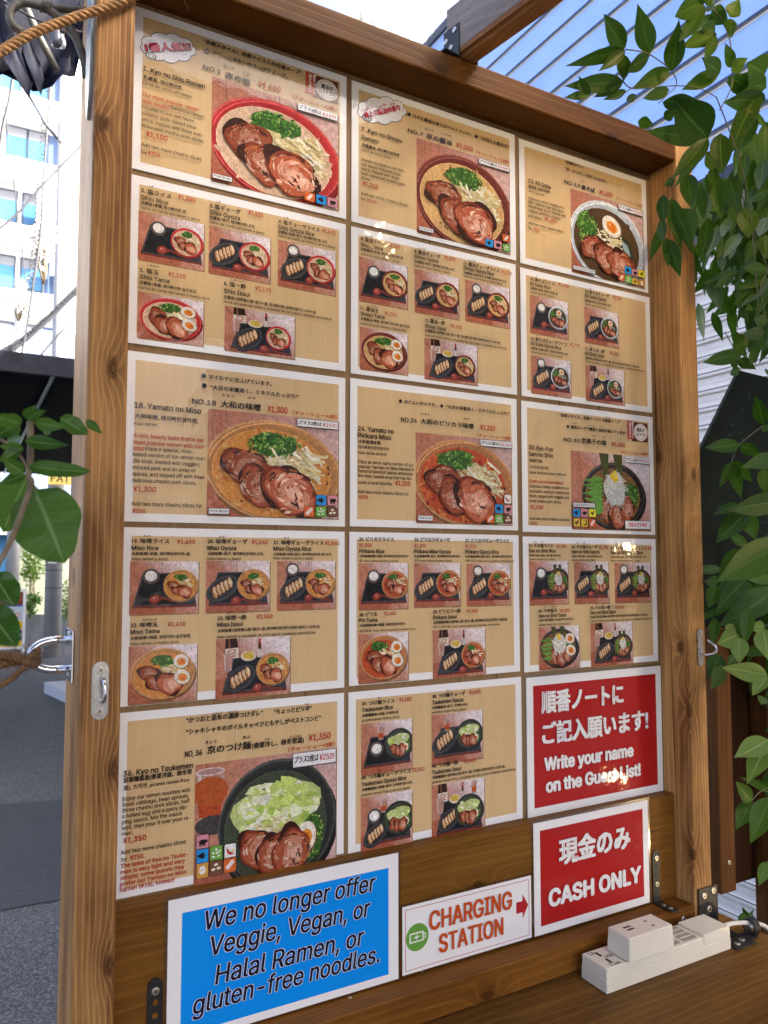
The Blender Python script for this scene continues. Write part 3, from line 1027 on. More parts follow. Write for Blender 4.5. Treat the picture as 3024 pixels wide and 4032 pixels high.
# style: [(boldness, shear, colour, extra grow)] drawn in order
def pen(st):
    return {'k': [(0.022, 0, INK)], 'K': [(0.048, 0, INK)], 'r': [(0.034, 0, RED)], 'R': [(0.040, 0, RED)],
            'j': [(0.045, 0.06, INK)], 'q': [(0.034, 0.06, QRED)], 'N': [(0.042, 0, INK)],
            'RO': [(0.10, 0.0, (0.10, 0.005, 0.02)), (0.055, 0.0, (0.50, 0.02, 0.05))], 'RP': [(0.055, 0.05, (0.52, 0.03, 0.06))],
            'wj': [(0.060, 0, WHITE)], 'wB': [(0.085, 0, WHITE)], 'oB': [(0.045, 0, (0.53, 0.075, 0.012))],
            'nB': [(0.066, 0.13, (0.74, 0.80, 0.84)), (0.030, 0.13, (0.006, 0.008, 0.03))], 's': [(0.03, 0, INK)]}[st]
class Flat:
    """flat print lying just proud of a sheet: x right, y down, metres; every shape gets its own thin layer"""
    STEP = 0.0000045
    def __init__(s, x0, z0, y, start=0.0001, clip=None):
        s.mb = MB(); s.x0, s.z0, s.y, s.h, s.clip = x0, z0, y, start, clip
    def W(s, p, h=None): return (s.x0 + p[0], s.y - (s.h if h is None else h), s.z0 - p[1])
    def poly(s, pts, col, step=True):
        cols = col if isinstance(col, list) else None
        if s.clip and not cols:
            xa, ya, xb, yb = s.clip
            for ax, lim, sg in ((0, xa, 1), (0, xb, -1), (1, ya, 1), (1, yb, -1)):
                out = []
                n = len(pts)
                for i in range(n):
                    a, b = pts[i], pts[(i + 1) % n]
                    ia, ib = (a[ax] - lim) * sg >= 0, (b[ax] - lim) * sg >= 0
                    if ia: out.append(a)
                    if ia != ib:
                        t = (lim - a[ax]) / (b[ax] - a[ax]); out.append((a[0] + (b[0] - a[0]) * t, a[1] + (b[1] - a[1]) * t))
                pts = out
                if len(pts) < 3: return
        if step: s.h += s.STEP
        s.mb.add([s.W(p) for p in pts], [tuple(range(len(pts)))], cols or col)
    def grid(s, x0, y0, x1, y1, fn, nx=6, ny=6):
        s.h += s.STEP
        vs, cs, fs = [], [], []
        for j in range(ny + 1):
            for i in range(nx + 1):
                u, v = i / nx, j / ny
                vs.append(s.W((x0 + (x1 - x0) * u, y0 + (y1 - y0) * v))); cs.append(tuple(fn(u, v)))
        for j in range(ny):
            for i in range(nx):
                a = j * (nx + 1) + i; fs.append((a, a + 1, a + nx + 2, a + nx + 1))
        s.mb.add(vs, fs, cs)
    def ell(s, cx, cy, rx, ry, col, rot=0, n=20, a0=0, a1=360, wob=0, seed=0):
        rnd = random.Random(seed); c, d = math.cos(R(rot)), math.sin(R(rot)); pts = []
        ph = [rnd.uniform(0, 6.28) for _ in range(3)]
        for k in range(n if a1 - a0 == 360 else n + 1):
            a = R(a0 + (a1 - a0) * k / n); w = 1 + wob * (math.sin(2 * a + ph[0]) * .5 + math.sin(3 * a + ph[1]) * .35 + math.sin(5 * a + ph[2]) * .25)
            x, y = rx * w * math.cos(a), ry * w * math.sin(a)
            pts.append((cx + x * c - y * d, cy + x * d + y * c))
        s.poly(pts, col)
    def stroke(s, pts, w, col):
        n = len(pts); L, Rr = [], []
        for i, p in enumerate(pts):
            a, b = pts[max(i - 1, 0)], pts[min(i + 1, n - 1)]
            dx, dy = b[0] - a[0], b[1] - a[1]; l = math.hypot(dx, dy) or 1
            ww = w if not isinstance(w, (list, tuple)) else w[i]
            L.append((p[0] - dy / l * ww / 2, p[1] + dx / l * ww / 2)); Rr.append((p[0] + dy / l * ww / 2, p[1] - dx / l * ww / 2))
        if s.clip:
            for i in range(n - 1): s.poly([L[i], L[i + 1], Rr[i + 1], Rr[i]], col, i == 0)
        else: s.poly(L + Rr[::-1], col)
    def rrect(s, x0, y0, x1, y1, r, col):
        pts = []
        for cx, cy, a0 in ((x1 - r, y1 - r, 0), (x0 + r, y1 - r, 90), (x0 + r, y0 + r, 180), (x1 - r, y0 + r, 270)):
            for k in range(4): a = R(a0 + 30 * k); pts.append((cx + r * math.cos(a), cy + r * math.sin(a)))
        s.poly(pts, col)
    def rect(s, x0, y0, x1, y1, col): s.poly([(x0, y0), (x1, y0), (x1, y1), (x0, y1)], col)
    def text(s, words, x, y, w, h, st, rot=0):
        vs, fs = GEO[words]
        if not vs: return
        xa, xb = min(v[0] for v in vs), max(v[0] for v in vs)
        lat = is_latin(words)
        sy = h / (CAP_L if lat else CAP_J)
        yb = 0.0 if lat else BASE_J
        sx = w / max(1e-6, xb - xa)
        sx = min(max(sx, sy * 0.55), sy * 1.7) if len(words) > 1 else sx
        c, d = math.cos(R(rot)), math.sin(R(rot))
        for bold, shear, col in pen(st):
            b = bold * h * 0.8
            offs = [(0, 0)] if bold < 0.02 else [(-b, -b * .6), (b, -b * .6), (-b, b * .6), (b, b * .6)]
            if bold > 0.08: offs += [(-b * 1.3, 0), (b * 1.3, 0), (0, b), (0, -b)]
            for ox, oy in offs:
                s.h += s.STEP
                out = []
                for v in vs:
                    px = (v[0] - xa) * sx + (v[1] - yb) * sy * shear + ox; py = -(v[1] - yb) * sy + oy
                    out.append(s.W((x + px * c + py * d, y - px * d + py * c), s.h + v[2] * s.STEP * 0.5))
                s.mb.add(out, fs, col)
                s.h += s.STEP * 0.5
SHEETS = []
for line in LAYOUT.strip().split('\n'):
    f = line.split(' ')
    if f[0] == 'S': SHEETS.append((f[1], [int(v) / 10000 for v in f[2:6]], []))
    elif f[0] == 't': SHEETS[-1][2].append(('t', [int(v) / 10000 for v in f[1:5]], f[5], ' '.join(f[6:])))
    elif f[0] == 'd': SHEETS[-1][2].append(('d', [int(v) / 10000 for v in f[1:4]]))
    else: SHEETS[-1][2].append((f[0], [int(v) / 10000 for v in f[1:5]], ' '.join(f[5:])))
EXTRA = ['FAT', 'able to', 'プラス2枚は', '¥250!', 'Pork Broth', 'Pork & Seafood Broth', '当店おすすめ!!!', '魔法の', 'レストラン', '魔法のレストランで', 'ご紹介されました', '1A', 'USB', '2.4A']
prepare_text([i[3] for s in SHEETS for i in s[2] if i[0] == 't'] + EXTRA)

# ================================================================ SETTING
mb = MB(); mb.add([(-60, -25, 0), (60, -25, 0), (60, 120, 0), (-60, 120, 0)], [(0, 1, 2, 3)])
mb.build('road', M_asphalt, kind='structure')
mb = MB()   # smoother dark repair strip across the road
pts = [(-6.0, 2.62), (-0.2, 2.66), (0.05, 2.64), (0.7, 2.60), (0.72, 4.0), (0.05, 4.15), (-0.3, 4.25), (-6.0, 4.5)]
mb.add([(x, y, 0.004) for x, y in pts], [tuple(range(len(pts)))])
mb.build('road_patch', M_patch, kind='structure')
mb = MB(); mb.prism([(0.385, 8.36), (2.18, 8.36), (2.18, 2.6), (1.42, 2.6)], 'Z', 0.0, 0.12)
mb.build('pavement', plain('pale_pavement', (0.56, 0.56, 0.60), 0.7, 0, 0.08, 3), kind='structure')

# ---- neighbouring building on the right: white lap siding below, pale sheeted slope above
nb = empty('siding_building', (3.0, 0, 0), 'white building beside the menu stand with horizontal lap siding and pale sheeted upper slope', 'building')
Y0, Y1 = -9.0, 10.6
mb = MB()
prof = []
WX, P = 2.20, 0.0716
z = -0.02
while z < 2.72:
    prof += [(WX + 0.006, z), (WX, z + 0.003), (WX, z + 0.020), (WX + 0.0035, z + 0.023), (WX + 0.0035, z + P - 0.008), (WX + 0.012, z + P - 0.006), (WX + 0.012, z + P - 0.001)]
    z += P
prof += [(WX + 0.2, z), (WX + 0.2, -0.02)]
mb.prism(prof, 'Y', Y0, Y1)
def mat_siding():
    m, nt, p = new_mat('textured_white_siding')
    tc = nt.nodes.new('ShaderNodeTexCoord')
    v = scaled(nt, tc.outputs['Object'], (1, 9, 40))
    n = noise(nt, v, 1.6, 4, 0.55)
    c = mix_c(nt, mapr(nt, n, 0.35, 0.7), (0.74, 0.685, 0.625), (0.60, 0.555, 0.51))
    z = N_x(nt, tc.outputs['Object'], 2)
    fr = math_n(nt, 'FRACT', math_n(nt, 'DIVIDE', math_n(nt, 'ADD', z, 0.0), P))
    band = math_n(nt, 'MULTIPLY', mapr(nt, fr, 0.27, 0.30), mapr(nt, fr, 0.86, 0.90, 1, 0))
    c = mix_c(nt, band, (0.76, 0.71, 0.65), c)
    groove = mapr(nt, fr, 0.905, 0.925)
    c = mix_c(nt, groove, c, (0.14, 0.13, 0.125))
    nt.links.new(c, p.inputs['Base Color'])
    p.inputs['Roughness'].default_value = 0.55
    nt.links.new(bump(nt, math_n(nt, 'MULTIPLY', n, band), 0.5, 0.004), p.inputs['Normal'])
    return m
mb.build('siding_wall', mat_siding(), nb)
# upper slope: lower edge overhangs, top leans away
A, CX, CZ = 3.4, -0.4822, 1.4367
def slope(i): return (CX + A * (1 - 0.01894 * i), CZ + A * (1.2966 - 0.07026 * i))
mb = MB(); md = MB(); ml = MB()
nrm = Vector((-0.07026, 0, 0.01894)).normalized()
for i in range(0, 12):
    (xa, za), (xb, zb) = slope(i), slope(i + 1)
    d = Vector((xb - xa, 0, zb - za)); L = d.length; d.normalize()
    def q(t, h): return (xa + d.x * t + nrm.x * h, za + d.z * t + nrm.z * h)
    mb.prism([q(0.026, 0.0), q(L - 0.003, 0.012), q(L - 0.003, -0.02), q(0.026, -0.02)], 'Y', Y0, Y1)
    md.prism([q(-0.002, 0.004), q(0.016, 0.004), q(0.016, -0.02), q(-0.002, -0.02)], 'Y', Y0, Y1)
    ml.prism([q(0.016, 0.003), q(0.026, 0.002), q(0.026, -0.02), q(0.016, -0.02)], 'Y', Y0, Y1)
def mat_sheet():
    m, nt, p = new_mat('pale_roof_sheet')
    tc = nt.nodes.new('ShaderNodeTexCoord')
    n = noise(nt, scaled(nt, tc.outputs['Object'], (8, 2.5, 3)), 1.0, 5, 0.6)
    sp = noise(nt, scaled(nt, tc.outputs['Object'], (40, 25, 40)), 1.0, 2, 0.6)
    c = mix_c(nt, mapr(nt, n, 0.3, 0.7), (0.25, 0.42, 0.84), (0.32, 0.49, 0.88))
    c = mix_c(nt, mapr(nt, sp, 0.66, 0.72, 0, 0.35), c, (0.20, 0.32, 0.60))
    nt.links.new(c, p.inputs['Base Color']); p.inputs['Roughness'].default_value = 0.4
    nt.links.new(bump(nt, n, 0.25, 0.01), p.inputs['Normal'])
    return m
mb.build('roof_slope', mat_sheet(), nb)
md.build('sheet_joint', plain('grey_joint', (0.10, 0.105, 0.12), 0.7), nb)
ml.build('joint_bead', plain('cream_bead', (0.62, 0.56, 0.46), 0.7), nb)
(xt, zt), (xl, zl_) = slope(0), slope(12)
mb = MB(); mb.prism([(xt - 0.03, zt + 0.06), (xt + 0.03, zt + 0.08), (xt + 0.03, zt - 0.03), (xt - 0.025, zt - 0.01)], 'Y', Y0, Y1)
mb.build('ridge_trim', M_frame, nb)
mb = MB(); mb.prism([(xt + 0.05, zt + 0.05), (xl + 0.05, zl_ - 0.02), (WX + 3.2, zl_ - 0.02), (WX + 3.2, zt + 0.05)], 'Y', Y0 + 0.05, Y1 - 0.05)
mb.build('upper_storey', M_plaster, nb)
mb = MB(); mb.box(xl - 0.02, xl + 0.05, Y0, Y1, zl_ - 0.05, zl_ + 0.02)
mb.build('eave_trim', M_frame, nb)
mb = MB(); mb.box(WX + 0.2, WX + 3.2, Y0 + 0.05, Y1 - 0.05, 0, 2.7)
mb.build('back_block', M_plaster, nb)

# ================================================================ MENU STAND
FY = -0.058
st = empty('menu_stand', (0.15, 0, 0), 'tall stained pine menu stand with two posts, top beam, back panel and counter', 'menu stand')
mb = MB(); mb.box(-0.3615, -0.3170, FY, 0.066, 0, 2.62, 0.004)
mb.build('post', M_post_l, st)
mb = MB(); mb.box(0.6195, 0.6625, FY, 0.040, 0.8180, 2.195, 0.003)
mb.build('post', M_post_r, st)
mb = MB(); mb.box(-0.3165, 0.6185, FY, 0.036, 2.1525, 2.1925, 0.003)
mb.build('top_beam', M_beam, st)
mb = MB(); mb.box(-0.3168, 0.6190, 0.003, 0.018, 0.80, 2.152)
mb.build('back_panel', M_panel, st)
mb = MB(); mb.box(-0.3166, 0.6188, -0.020, 0.0025, 0.8625, 1.036, 0.002)
mb.build('sign_plank', M_plank, st)
mb = MB(); mb.box(-0.3166, 0.6190, FY + 0.0005, 0.0025, 0.819, 0.8620, 0.0025)
mb.build('lower_beam', M_lower, st)
mb = MB(); mb.box(-0.3165, 0.717, -0.50, 0.075, 0.790, 0.8178, 0.003)
ct = mb.build('counter_top', M_counter, st)
for x in (-0.29, 0.655):
    mb = MB(); mb.box(x, x + 0.045, -0.47, -0.425, 0, 0.790); mb.build('leg', M_lower, st)

def screw(c, n, r, parent, cross=True):
    mb = MB(); mb.disc(c, n, r, r * 0.35, 14, 0.4)
    s = mb.build('screw', M_screw, parent)
    if cross:
        c = Vector(c); n = Vector(n).normalized(); u = n.orthogonal().normalized(); u = (Matrix.Rotation(random.uniform(0, 3), 3, n) @ u); w = n.cross(u)
        mb = MB()
        for a, b in ((u, w), (w, u)):
            p = c + n * (r * 0.36)
            mb.add([p + a * r * 0.6 + b * r * 0.12, p - a * r * 0.6 + b * r * 0.12, p - a * r * 0.6 - b * r * 0.12, p + a * r * 0.6 - b * r * 0.12], [(0, 1, 2, 3)])
            c = c + n * 0.00003
        mb.build('cross_slot', M_slot, s)
    return s

def arch_plate(x0, x1, z0, z1, y0, y1):
    r = (x1 - x0) / 2; cx = (x0 + x1) / 2
    pts = [(x0, z0), (x1, z0)] + [(cx + r * math.cos(a), z1 - r + r * math.sin(a)) for a in [math.pi * k / 10 for k in range(11)]]
    mb = MB(); mb.prism(pts, 'Y', y0, y1); return mb
# narrow angle bracket at the right of the sign plank
mb = arch_plate(0.5600, 0.5770, 0.8625, 0.949, -0.0225, -0.0202)
mb.box(0.5600, 0.5770, -0.0600, -0.0228, 0.8624, 0.8645)
br = mb.build('angle_bracket', M_black_metal, st)
for z in (0.9362, 0.8934): screw((0.5688, -0.0225, z), (0, -1, 0), 0.0046, br)
for y in (-0.036, -0.050): screw((0.5688, y, 0.8645), (0, 0, 1), 0.0042, br)
for z in (0.9225, 0.908, 0.879):
    mb = MB(); mb.disc((0.5688, -0.0225, z), (0, -1, 0), 0.0034, 0.0002, 12); mb.build('screw_hole', M_slot, br)
# its twin at the left
mb = arch_plate(-0.2736, -0.2557, 0.8625, 0.949, -0.0225, -0.0202)
mb.box(-0.2736, -0.2557, -0.0575, -0.0228, 0.8624, 0.8645)
br = mb.build('angle_bracket', M_black_metal, st)
screw((-0.2645, -0.0225, 0.9346), (0, -1, 0), 0.0046, br)
screw((-0.2645, -0.0225, 0.8920), (0, -1, 0), 0.0046, br)
for z in (0.9219, 0.907, 0.879):
    mb = MB(); mb.disc((-0.2645, -0.0225, z), (0, -1, 0), 0.0034, 0.0002, 12); mb.build('screw_hole', M_plank, br)
# wide black angle on the right post and counter
mb = MB(); mb.box(0.6245, 0.6725, -0.0612, -0.0584, 0.8182, 0.8868, 0.0006)
mb.box(0.6245, 0.6725, -0.1330, -0.0614, 0.8180, 0.8206, 0.0006)
br = mb.build('corner_angle', M_black_metal, st)
for x, z in ((0.6375, 0.8745), (0.6602, 0.8785), (0.6495, 0.8505)): screw((x, -0.0612, z), (0, -1, 0), 0.0056, br)
for x, y in ((0.640, -0.121), (0.658, -0.116)): screw((x, y, 0.8206), (0, 0, 1), 0.0052, br)
screw((0.590, -0.0580, 0.8445), (0, -1, 0.3), 0.0050, st)
screw((-0.0110, -0.0250, 0.8620), (0, -0.2, 1), 0.0024, st)
screw((0.1030, -0.0205, 0.8668), (0, -1, 0), 0.0022, st)

# pull handle on the outer face of the left post
mb = MB()
x = -0.3617
mb.box(x - 0.0024, x, -0.010, 0.058, 1.2965, 1.3575, 0.0011)
hd = mb.build('pull_handle', M_chrome, st)
path = []
zc, rz = 1.3275, 0.0175
for k in range(0, 15):
    a = -math.pi / 2 + math.pi * k / 14
    path.append((x - 0.018 - 0.026 * math.cos(a), 0.020, zc + rz * math.sin(a)))
path = [(x - 0.001, 0.020, zc - rz)] + path + [(x - 0.001, 0.020, zc + rz)]
mb = MB(); mb.tube(path, 0.0046, 12); mb.build('handle_bar', M_chrome, hd)
for z in (1.3035, 1.3505): screw((x - 0.0024, 0.024, z), (-1, 0, 0), 0.0036, hd)

# oval hook plate on the front of the left post
def hook_plate(cx, cz, w, h, side, y):
    pts = []
    r = w / 2
    for k in range(13): pts.append((cx + r * math.cos(math.pi * k / 12), cz + h / 2 - r + r * math.sin(math.pi * k / 12)))
    for k in range(13): pts.append((cx - r * math.cos(math.pi * k / 12), cz - h / 2 + r - r * math.sin(math.pi * k / 12)))
    mb = MB(); mb.prism(pts, 'Y', y - 0.0022, y)
    inner = [(cx + (a - cx) * 0.80, cz + (b - cz) * 0.93) for a, b in pts]
    mb.prism(inner, 'Y', y - 0.0032, y - 0.0021)
    o = mb.build('hook_plate', M_steel, st)
    for dz in (0.0225, -0.0225): screw((cx, y - 0.0032, cz + dz), (0, -1, 0), 0.0042, o)
    mb = MB()
    base = Vector((cx + side * 0.001, y - 0.003, cz - 0.011))
    pth = [base, base + Vector((side * 0.0008, -0.006, -0.0008)), base + Vector((side * 0.002, -0.012, 0.003)), base + Vector((side * 0.0025, -0.0145, 0.010)), base + Vector((side * 0.002, -0.013, 0.018)), base + Vector((side * 0.0005, -0.0095, 0.0255))]
    mb.tube(pth, [0.0028, 0.0026, 0.0025, 0.0024, 0.0023, 0.0021], 10)
    mb.build('hook', M_chrome, o)
    return o
hook_plate(-0.3400, 1.2942, 0.0178, 0.0640, 1, FY)
# swivel hook on the right post
def mk():
    cx, cz, y = 0.6462, 1.2897, FY
    w, h = 0.0135, 0.064
    pts = []
    r = w / 2
    for k in range(13): pts.append((cx + r * math.cos(math.pi * k / 12), cz + h / 2 - r + r * math.sin(math.pi * k / 12)))
    for k in range(13): pts.append((cx - r * math.cos(math.pi * k / 12), cz - h / 2 + r - r * math.sin(math.pi * k / 12)))
    mb = MB(); mb.prism(pts, 'Y', y - 0.0025, y)
    o = mb.build('hook_plate', M_steel, st)
    for dz in (0.0215, -0.0225): screw((cx, y - 0.0025, cz + dz), (0, -1, 0), 0.0040, o)
    b = Vector((0.645, y - 0.002, 1.2785))
    pth = [b, b + Vector((0.004, -0.010, -0.0010)), b + Vector((0.009, -0.019, 0.0010)), b + Vector((0.0115, -0.025, 0.007)), b + Vector((0.010, -0.024, 0.0145)), b + Vector((0.0055, -0.018, 0.021)), b + Vector((0.002, -0.0135, 0.0250))]
    mb = MB(); mb.tube(pth, 0.0021, 10); mb.build('hook', M_chrome, o)
mk()
# galvanised strap hooked over the upper left post, outer face
mb = MB(); 
for k in range(10):
    z0, z1 = 1.985 + k * 0.065, 1.985 + (k + 1) * 0.065
    mb.box(-0.3650, -0.3617, -0.040, -0.012, z0, z1)
mb = MB(); mb.prism([(-0.028, 1.962), (-0.040, 1.985), (-0.046, 2.02), (-0.046, 2.60), (-0.008, 2.60), (-0.008, 2.02), (-0.014, 1.985)], 'X', -0.3655, -0.3617)
strap = mb.build('strap_plate', M_galv, st)

# ================================================================ RAFTER, and an unseen ROOF added over the viewer for shade
rf = empty('rafter_and_shade_roof', (0.15, -1.2, 2.193), 'weathered rafter on the top beam with black angle bracket, and unseen roof added for shade', 'pergola')
dirv = Vector((0.163, -0.987, 0)).normalized(); nv = Vector((0.987, 0.163, 0)).normalized()
a0 = Vector((0.1470, -0.0250, 2.1945))
bm = bmesh.new()
bmesh.ops.create_cube(bm, size=1)
Lr, Wr, Hr = 1.9, 0.036, 0.092
bmesh.ops.scale(bm, vec=(Wr, Lr, Hr), verts=bm.verts)
bmesh.ops.bevel(bm, geom=bm.edges[:], offset=0.006, segments=3, affect='EDGES')
ang = math.atan2(0.163, 0.987)
bmesh.ops.translate(bm, vec=(Wr / 2, -Lr / 2, Hr / 2), verts=bm.verts)
bmesh.ops.rotate(bm, cent=(0, 0, 0), matrix=Matrix.Rotation(ang, 3, 'Z'), verts=bm.verts)
bmesh.ops.translate(bm, vec=a0, verts=bm.verts)
bm.verts.index_update()
mb = MB(); mb.add([v.co[:] for v in bm.verts], [[v.index for v in f.verts] for f in bm.faces]); bm.free()
mb.build('rafter', M_rafter, rf)
mb = MB()
def Q(t, w, z): return a0 + dirv * t + nv * w + Vector((0, 0, z))
def qbox(mb, t0, t1, w0, w1, z0, z1):
    vs = [Q(t, w, z) for z in (z0, z1) for w in (w0, w1) for t in (t0, t1)]
    mb.add(vs, [(0, 2, 3, 1), (4, 5, 7, 6), (0, 1, 5, 4), (2, 6, 7, 3), (0, 4, 6, 2), (1, 3, 7, 5)])
qbox(mb, 0.006, Lr - 0.006, -0.0004, 0.002, 0.014, Hr - 0.005)
mb.build('weathered_face', M_rafter_side, rf)
# bracket on its left side and on the beam top
mb = MB()
qbox(mb, 0.001, 0.034, -0.0026, -0.0002, 0.0, 0.052)
qbox(mb, 0.001, 0.034, -0.030, -0.0028, -0.0012, 0.0012)
rb = mb.build('angle_bracket', M_black_metal, rf)
for t, z in ((0.006, 0.036), (0.025, 0.045), (0.017, 0.021)): screw(Q(t, -0.0026, z), -nv, 0.0042, rb, False)
mb = MB(); qbox(mb, 0.001, 0.034, Wr + 0.0002, Wr + 0.0026, 0.0, 0.052); qbox(mb, 0.001, 0.034, Wr + 0.0028, Wr + 0.020, -0.0012, 0.0012)
mb.build('angle_bracket', M_black_metal, rf)
mb = MB(); mb.box(-2.2, 1.1, -2.0, -0.36, 2.292, 2.312)  # unseen roof, added to cut overhead light on the board and counter
mb.build('shade_roof_board', M_fence, rf)
for x in (-1.4, -0.7, 0.9):  # further unseen rafters that go with the added roof
    mb = MB(); mb.box(x, x + 0.036, -2.0, -0.56, 2.1945, 2.2915); mb.build('rafter', M_rafter, rf)
for x in (-2.1, 1.0):  # posts added to carry that unseen roof
    mb = MB(); mb.box(x, x + 0.09, -1.99, -1.90, 0, 2.2915); mb.build('post', M_fence, rf)

# ================================================================ POWER STRIP AND CHARGER
ps = empty('power_strip', (0.485, -0.098, 0.818), 'ivory power strip lying on the counter, with USB sockets and grey shutters', 'power strip')
x0, x1, y0, y1, zb, zt = 0.3505, 0.6210, -0.1240, -0.0720, 0.8182, 0.8535
def bevbox(x0, x1, y0, y1, z0, z1, b, taper=0.0):
    bm = bmesh.new(); bmesh.ops.create_cube(bm, size=1)
    bmesh.ops.scale(bm, vec=(x1 - x0, y1 - y0, z1 - z0), verts=bm.verts)
    for v in bm.verts:
        if v.co.z > 0 and taper: v.co.x *= 1 - taper / (x1 - x0); v.co.y *= 1 - taper / (y1 - y0)
    bmesh.ops.bevel(bm, geom=bm.edges[:], offset=b, segments=3, affect='EDGES')
    bmesh.ops.translate(bm, vec=((x0 + x1) / 2, (y0 + y1) / 2, (z0 + z1) / 2), verts=bm.verts)
    bm.verts.index_update()
    mb = MB(); mb.add([v.co[:] for v in bm.verts], [[v.index for v in f.verts] for f in bm.faces]); bm.free(); return mb
bevbox(x0, x1, y0, y1, zb, zb + 0.0185, 0.0010).build('lower_shell', M_ivory, ps)
up = MB()
for part in (bevbox(x0 + 0.0004, 0.5575, y0 + 0.0004, y1 - 0.0004, zb + 0.0188, zt - 0.0035, 0.0010, 0.0012), bevbox(0.5578, x1 - 0.0003, y0 + 0.0004, y1 - 0.0004, zb + 0.0188, zt, 0.0011, 0.0012), bevbox(x0 + 0.0006, 0.4880, y0 + 0.0006, y1 - 0.0006, zt - 0.0060, zt - 0.0004, 0.0009, 0.0006)):
    up.add(part.v, part.f)
up.build('upper_shell', M_ivory, ps)
zs = zt - 0.0035
def shutter(cx, cy, w, h):
    pts = []
    for sx, sy, a0 in ((1, 1, 0), (-1, 1, 90), (-1, -1, 180), (1, -1, 270)):
        for k in range(4):
            a = R(a0 + 30 * k); r = 0.003
            pts.append((cx + sx * (w / 2 - r) + r * math.cos(a), cy + sy * (h / 2 - r) + r * math.sin(a)))
    mb = MB(); mb.prism(pts, 'Z', zs - 0.002, zs + 0.0004)
    o = mb.build('outlet_shutter', M_shutter, ps)
    mb = MB(); mb.box(cx - w * 0.42, cx + w * 0.42, cy - 0.0012, cy + 0.0012, zs + 0.0004, zs + 0.0009); mb.build('shutter_ridge', M_ivory, o)
shutter(0.5350, -0.1080, 0.030, 0.019)
shutter(0.5350, -0.0855, 0.030, 0.019)
shutter(0.5010, -0.1080, 0.026, 0.019)
shutter(0.5010, -0.0855, 0.026, 0.019)
mb = MB()
for cy in (-0.0865, -0.1075): mb.box(0.3690, 0.3735, cy - 0.0062, cy + 0.0062, zt - 0.001, zt - 0.00025)
mb.build('usb_socket', M_slot, ps)
mb = MB(); mb.box(0.5880, 0.5885, -0.099, -0.094, zt - 0.0005, zt + 0.0001); mb.build('scratch_mark', M_slot, ps)

ch = empty('wall_charger', (0.4365, -0.108, 0.854), 'ivory square USB charger plugged into the top of the power strip', 'charger')
cx0, cx1, cy0, cy1, cz0, cz1 = 0.3900, 0.4840, -0.1305, -0.0850, 0.8545, 0.8885
bevbox(cx0, cx1, cy0, cy1, cz0 + 0.0025, cz1, 0.0012, 0.003).build('body', M_ivory, ch)
bevbox(cx0 + 0.0006, cx1 - 0.0006, cy0 + 0.0006, cy1 - 0.0006, cz0, cz0 + 0.0024, 0.0006).build('base_lip', M_ivory, ch)
mb = MB()
for k, y in enumerate((-0.1010, -0.1085)): mb.box(0.4085 + 0.0005 * k, 0.4225, y - 0.0017, y + 0.0017, cz1 - 0.001, cz1 + 0.00015)
mb.build('usb_port', M_slot, ch)
mb = MB()
for y in (-0.1010, -0.1085): mb.box(0.4080, 0.4230, y - 0.0023, y - 0.0018, cz1 - 0.001, cz1 + 0.0004)
mb.build('port_rim', M_steel, ch)
for cyy in (-0.1010, -0.1165):
    mb = MB(); mb.box(0.4515, 0.4575, cyy - 0.0022, cyy + 0.0022, cz1 - 0.001, cz1 + 0.00018); o = mb.build('socket_slot', M_shutter, ch)
    mb = MB(); mb.box(0.4530, 0.4560, cyy - 0.0014, cyy + 0.0014, cz1 + 0.00019, cz1 + 0.0003); mb.build('slot_hole', M_slot, o)
# cable and clip
def bez(pts, n=8):
    """Catmull-Rom through pts"""
    P_ = [Vector(p) for p in pts]; P_ = [P_[0]] + P_ + [P_[-1]]; out = []
    for i in range(1, len(P_) - 2):
        for k in range(n):
            t = k / n
            a, b, c, d = P_[i - 1], P_[i], P_[i + 1], P_[i + 2]
            out.append(0.5 * ((2 * b) + (c - a) * t + (2 * a - 5 * b + 4 * c - d) * t * t + (3 * b - 3 * c + d - a) * t ** 3))
    out.append(P_[-2]); return out
mb = MB(); mb.tube(bez([(0.619, -0.098, 0.838), (0.632, -0.099, 0.840), (0.655, -0.101, 0.841), (0.680, -0.104, 0.838), (0.702, -0.108, 0.834), (0.722, -0.116, 0.826), (0.730, -0.122, 0.805), (0.731, -0.125, 0.74), (0.735, -0.128, 0.55), (0.74, -0.13, 0.3)]), 0.0036, 10)
mb.build('cable', M_cable, ps)
cl = MB()
ring = [(0.694 + 0.003 * math.sin(a) * 0, -0.108 + 0.0085 * math.cos(a) * 1.25, 0.8305 + 0.0125 * math.sin(a)) for a in [2 * math.pi * k / 20 for k in range(21)]]
for dx in (-0.005, -0.0025, 0.0, 0.0025, 0.005):
    cl.tube([(x + dx, y, z) for x, y, z in ring], 0.0024, 8, False)
cl.box(0.670, 0.690, -0.122, -0.100, 0.8181, 0.8200)
cl.build('cable_clip', M_black_rubber, None, 'black ring clip on the counter holding the white cable of the power strip', 'cable clip')

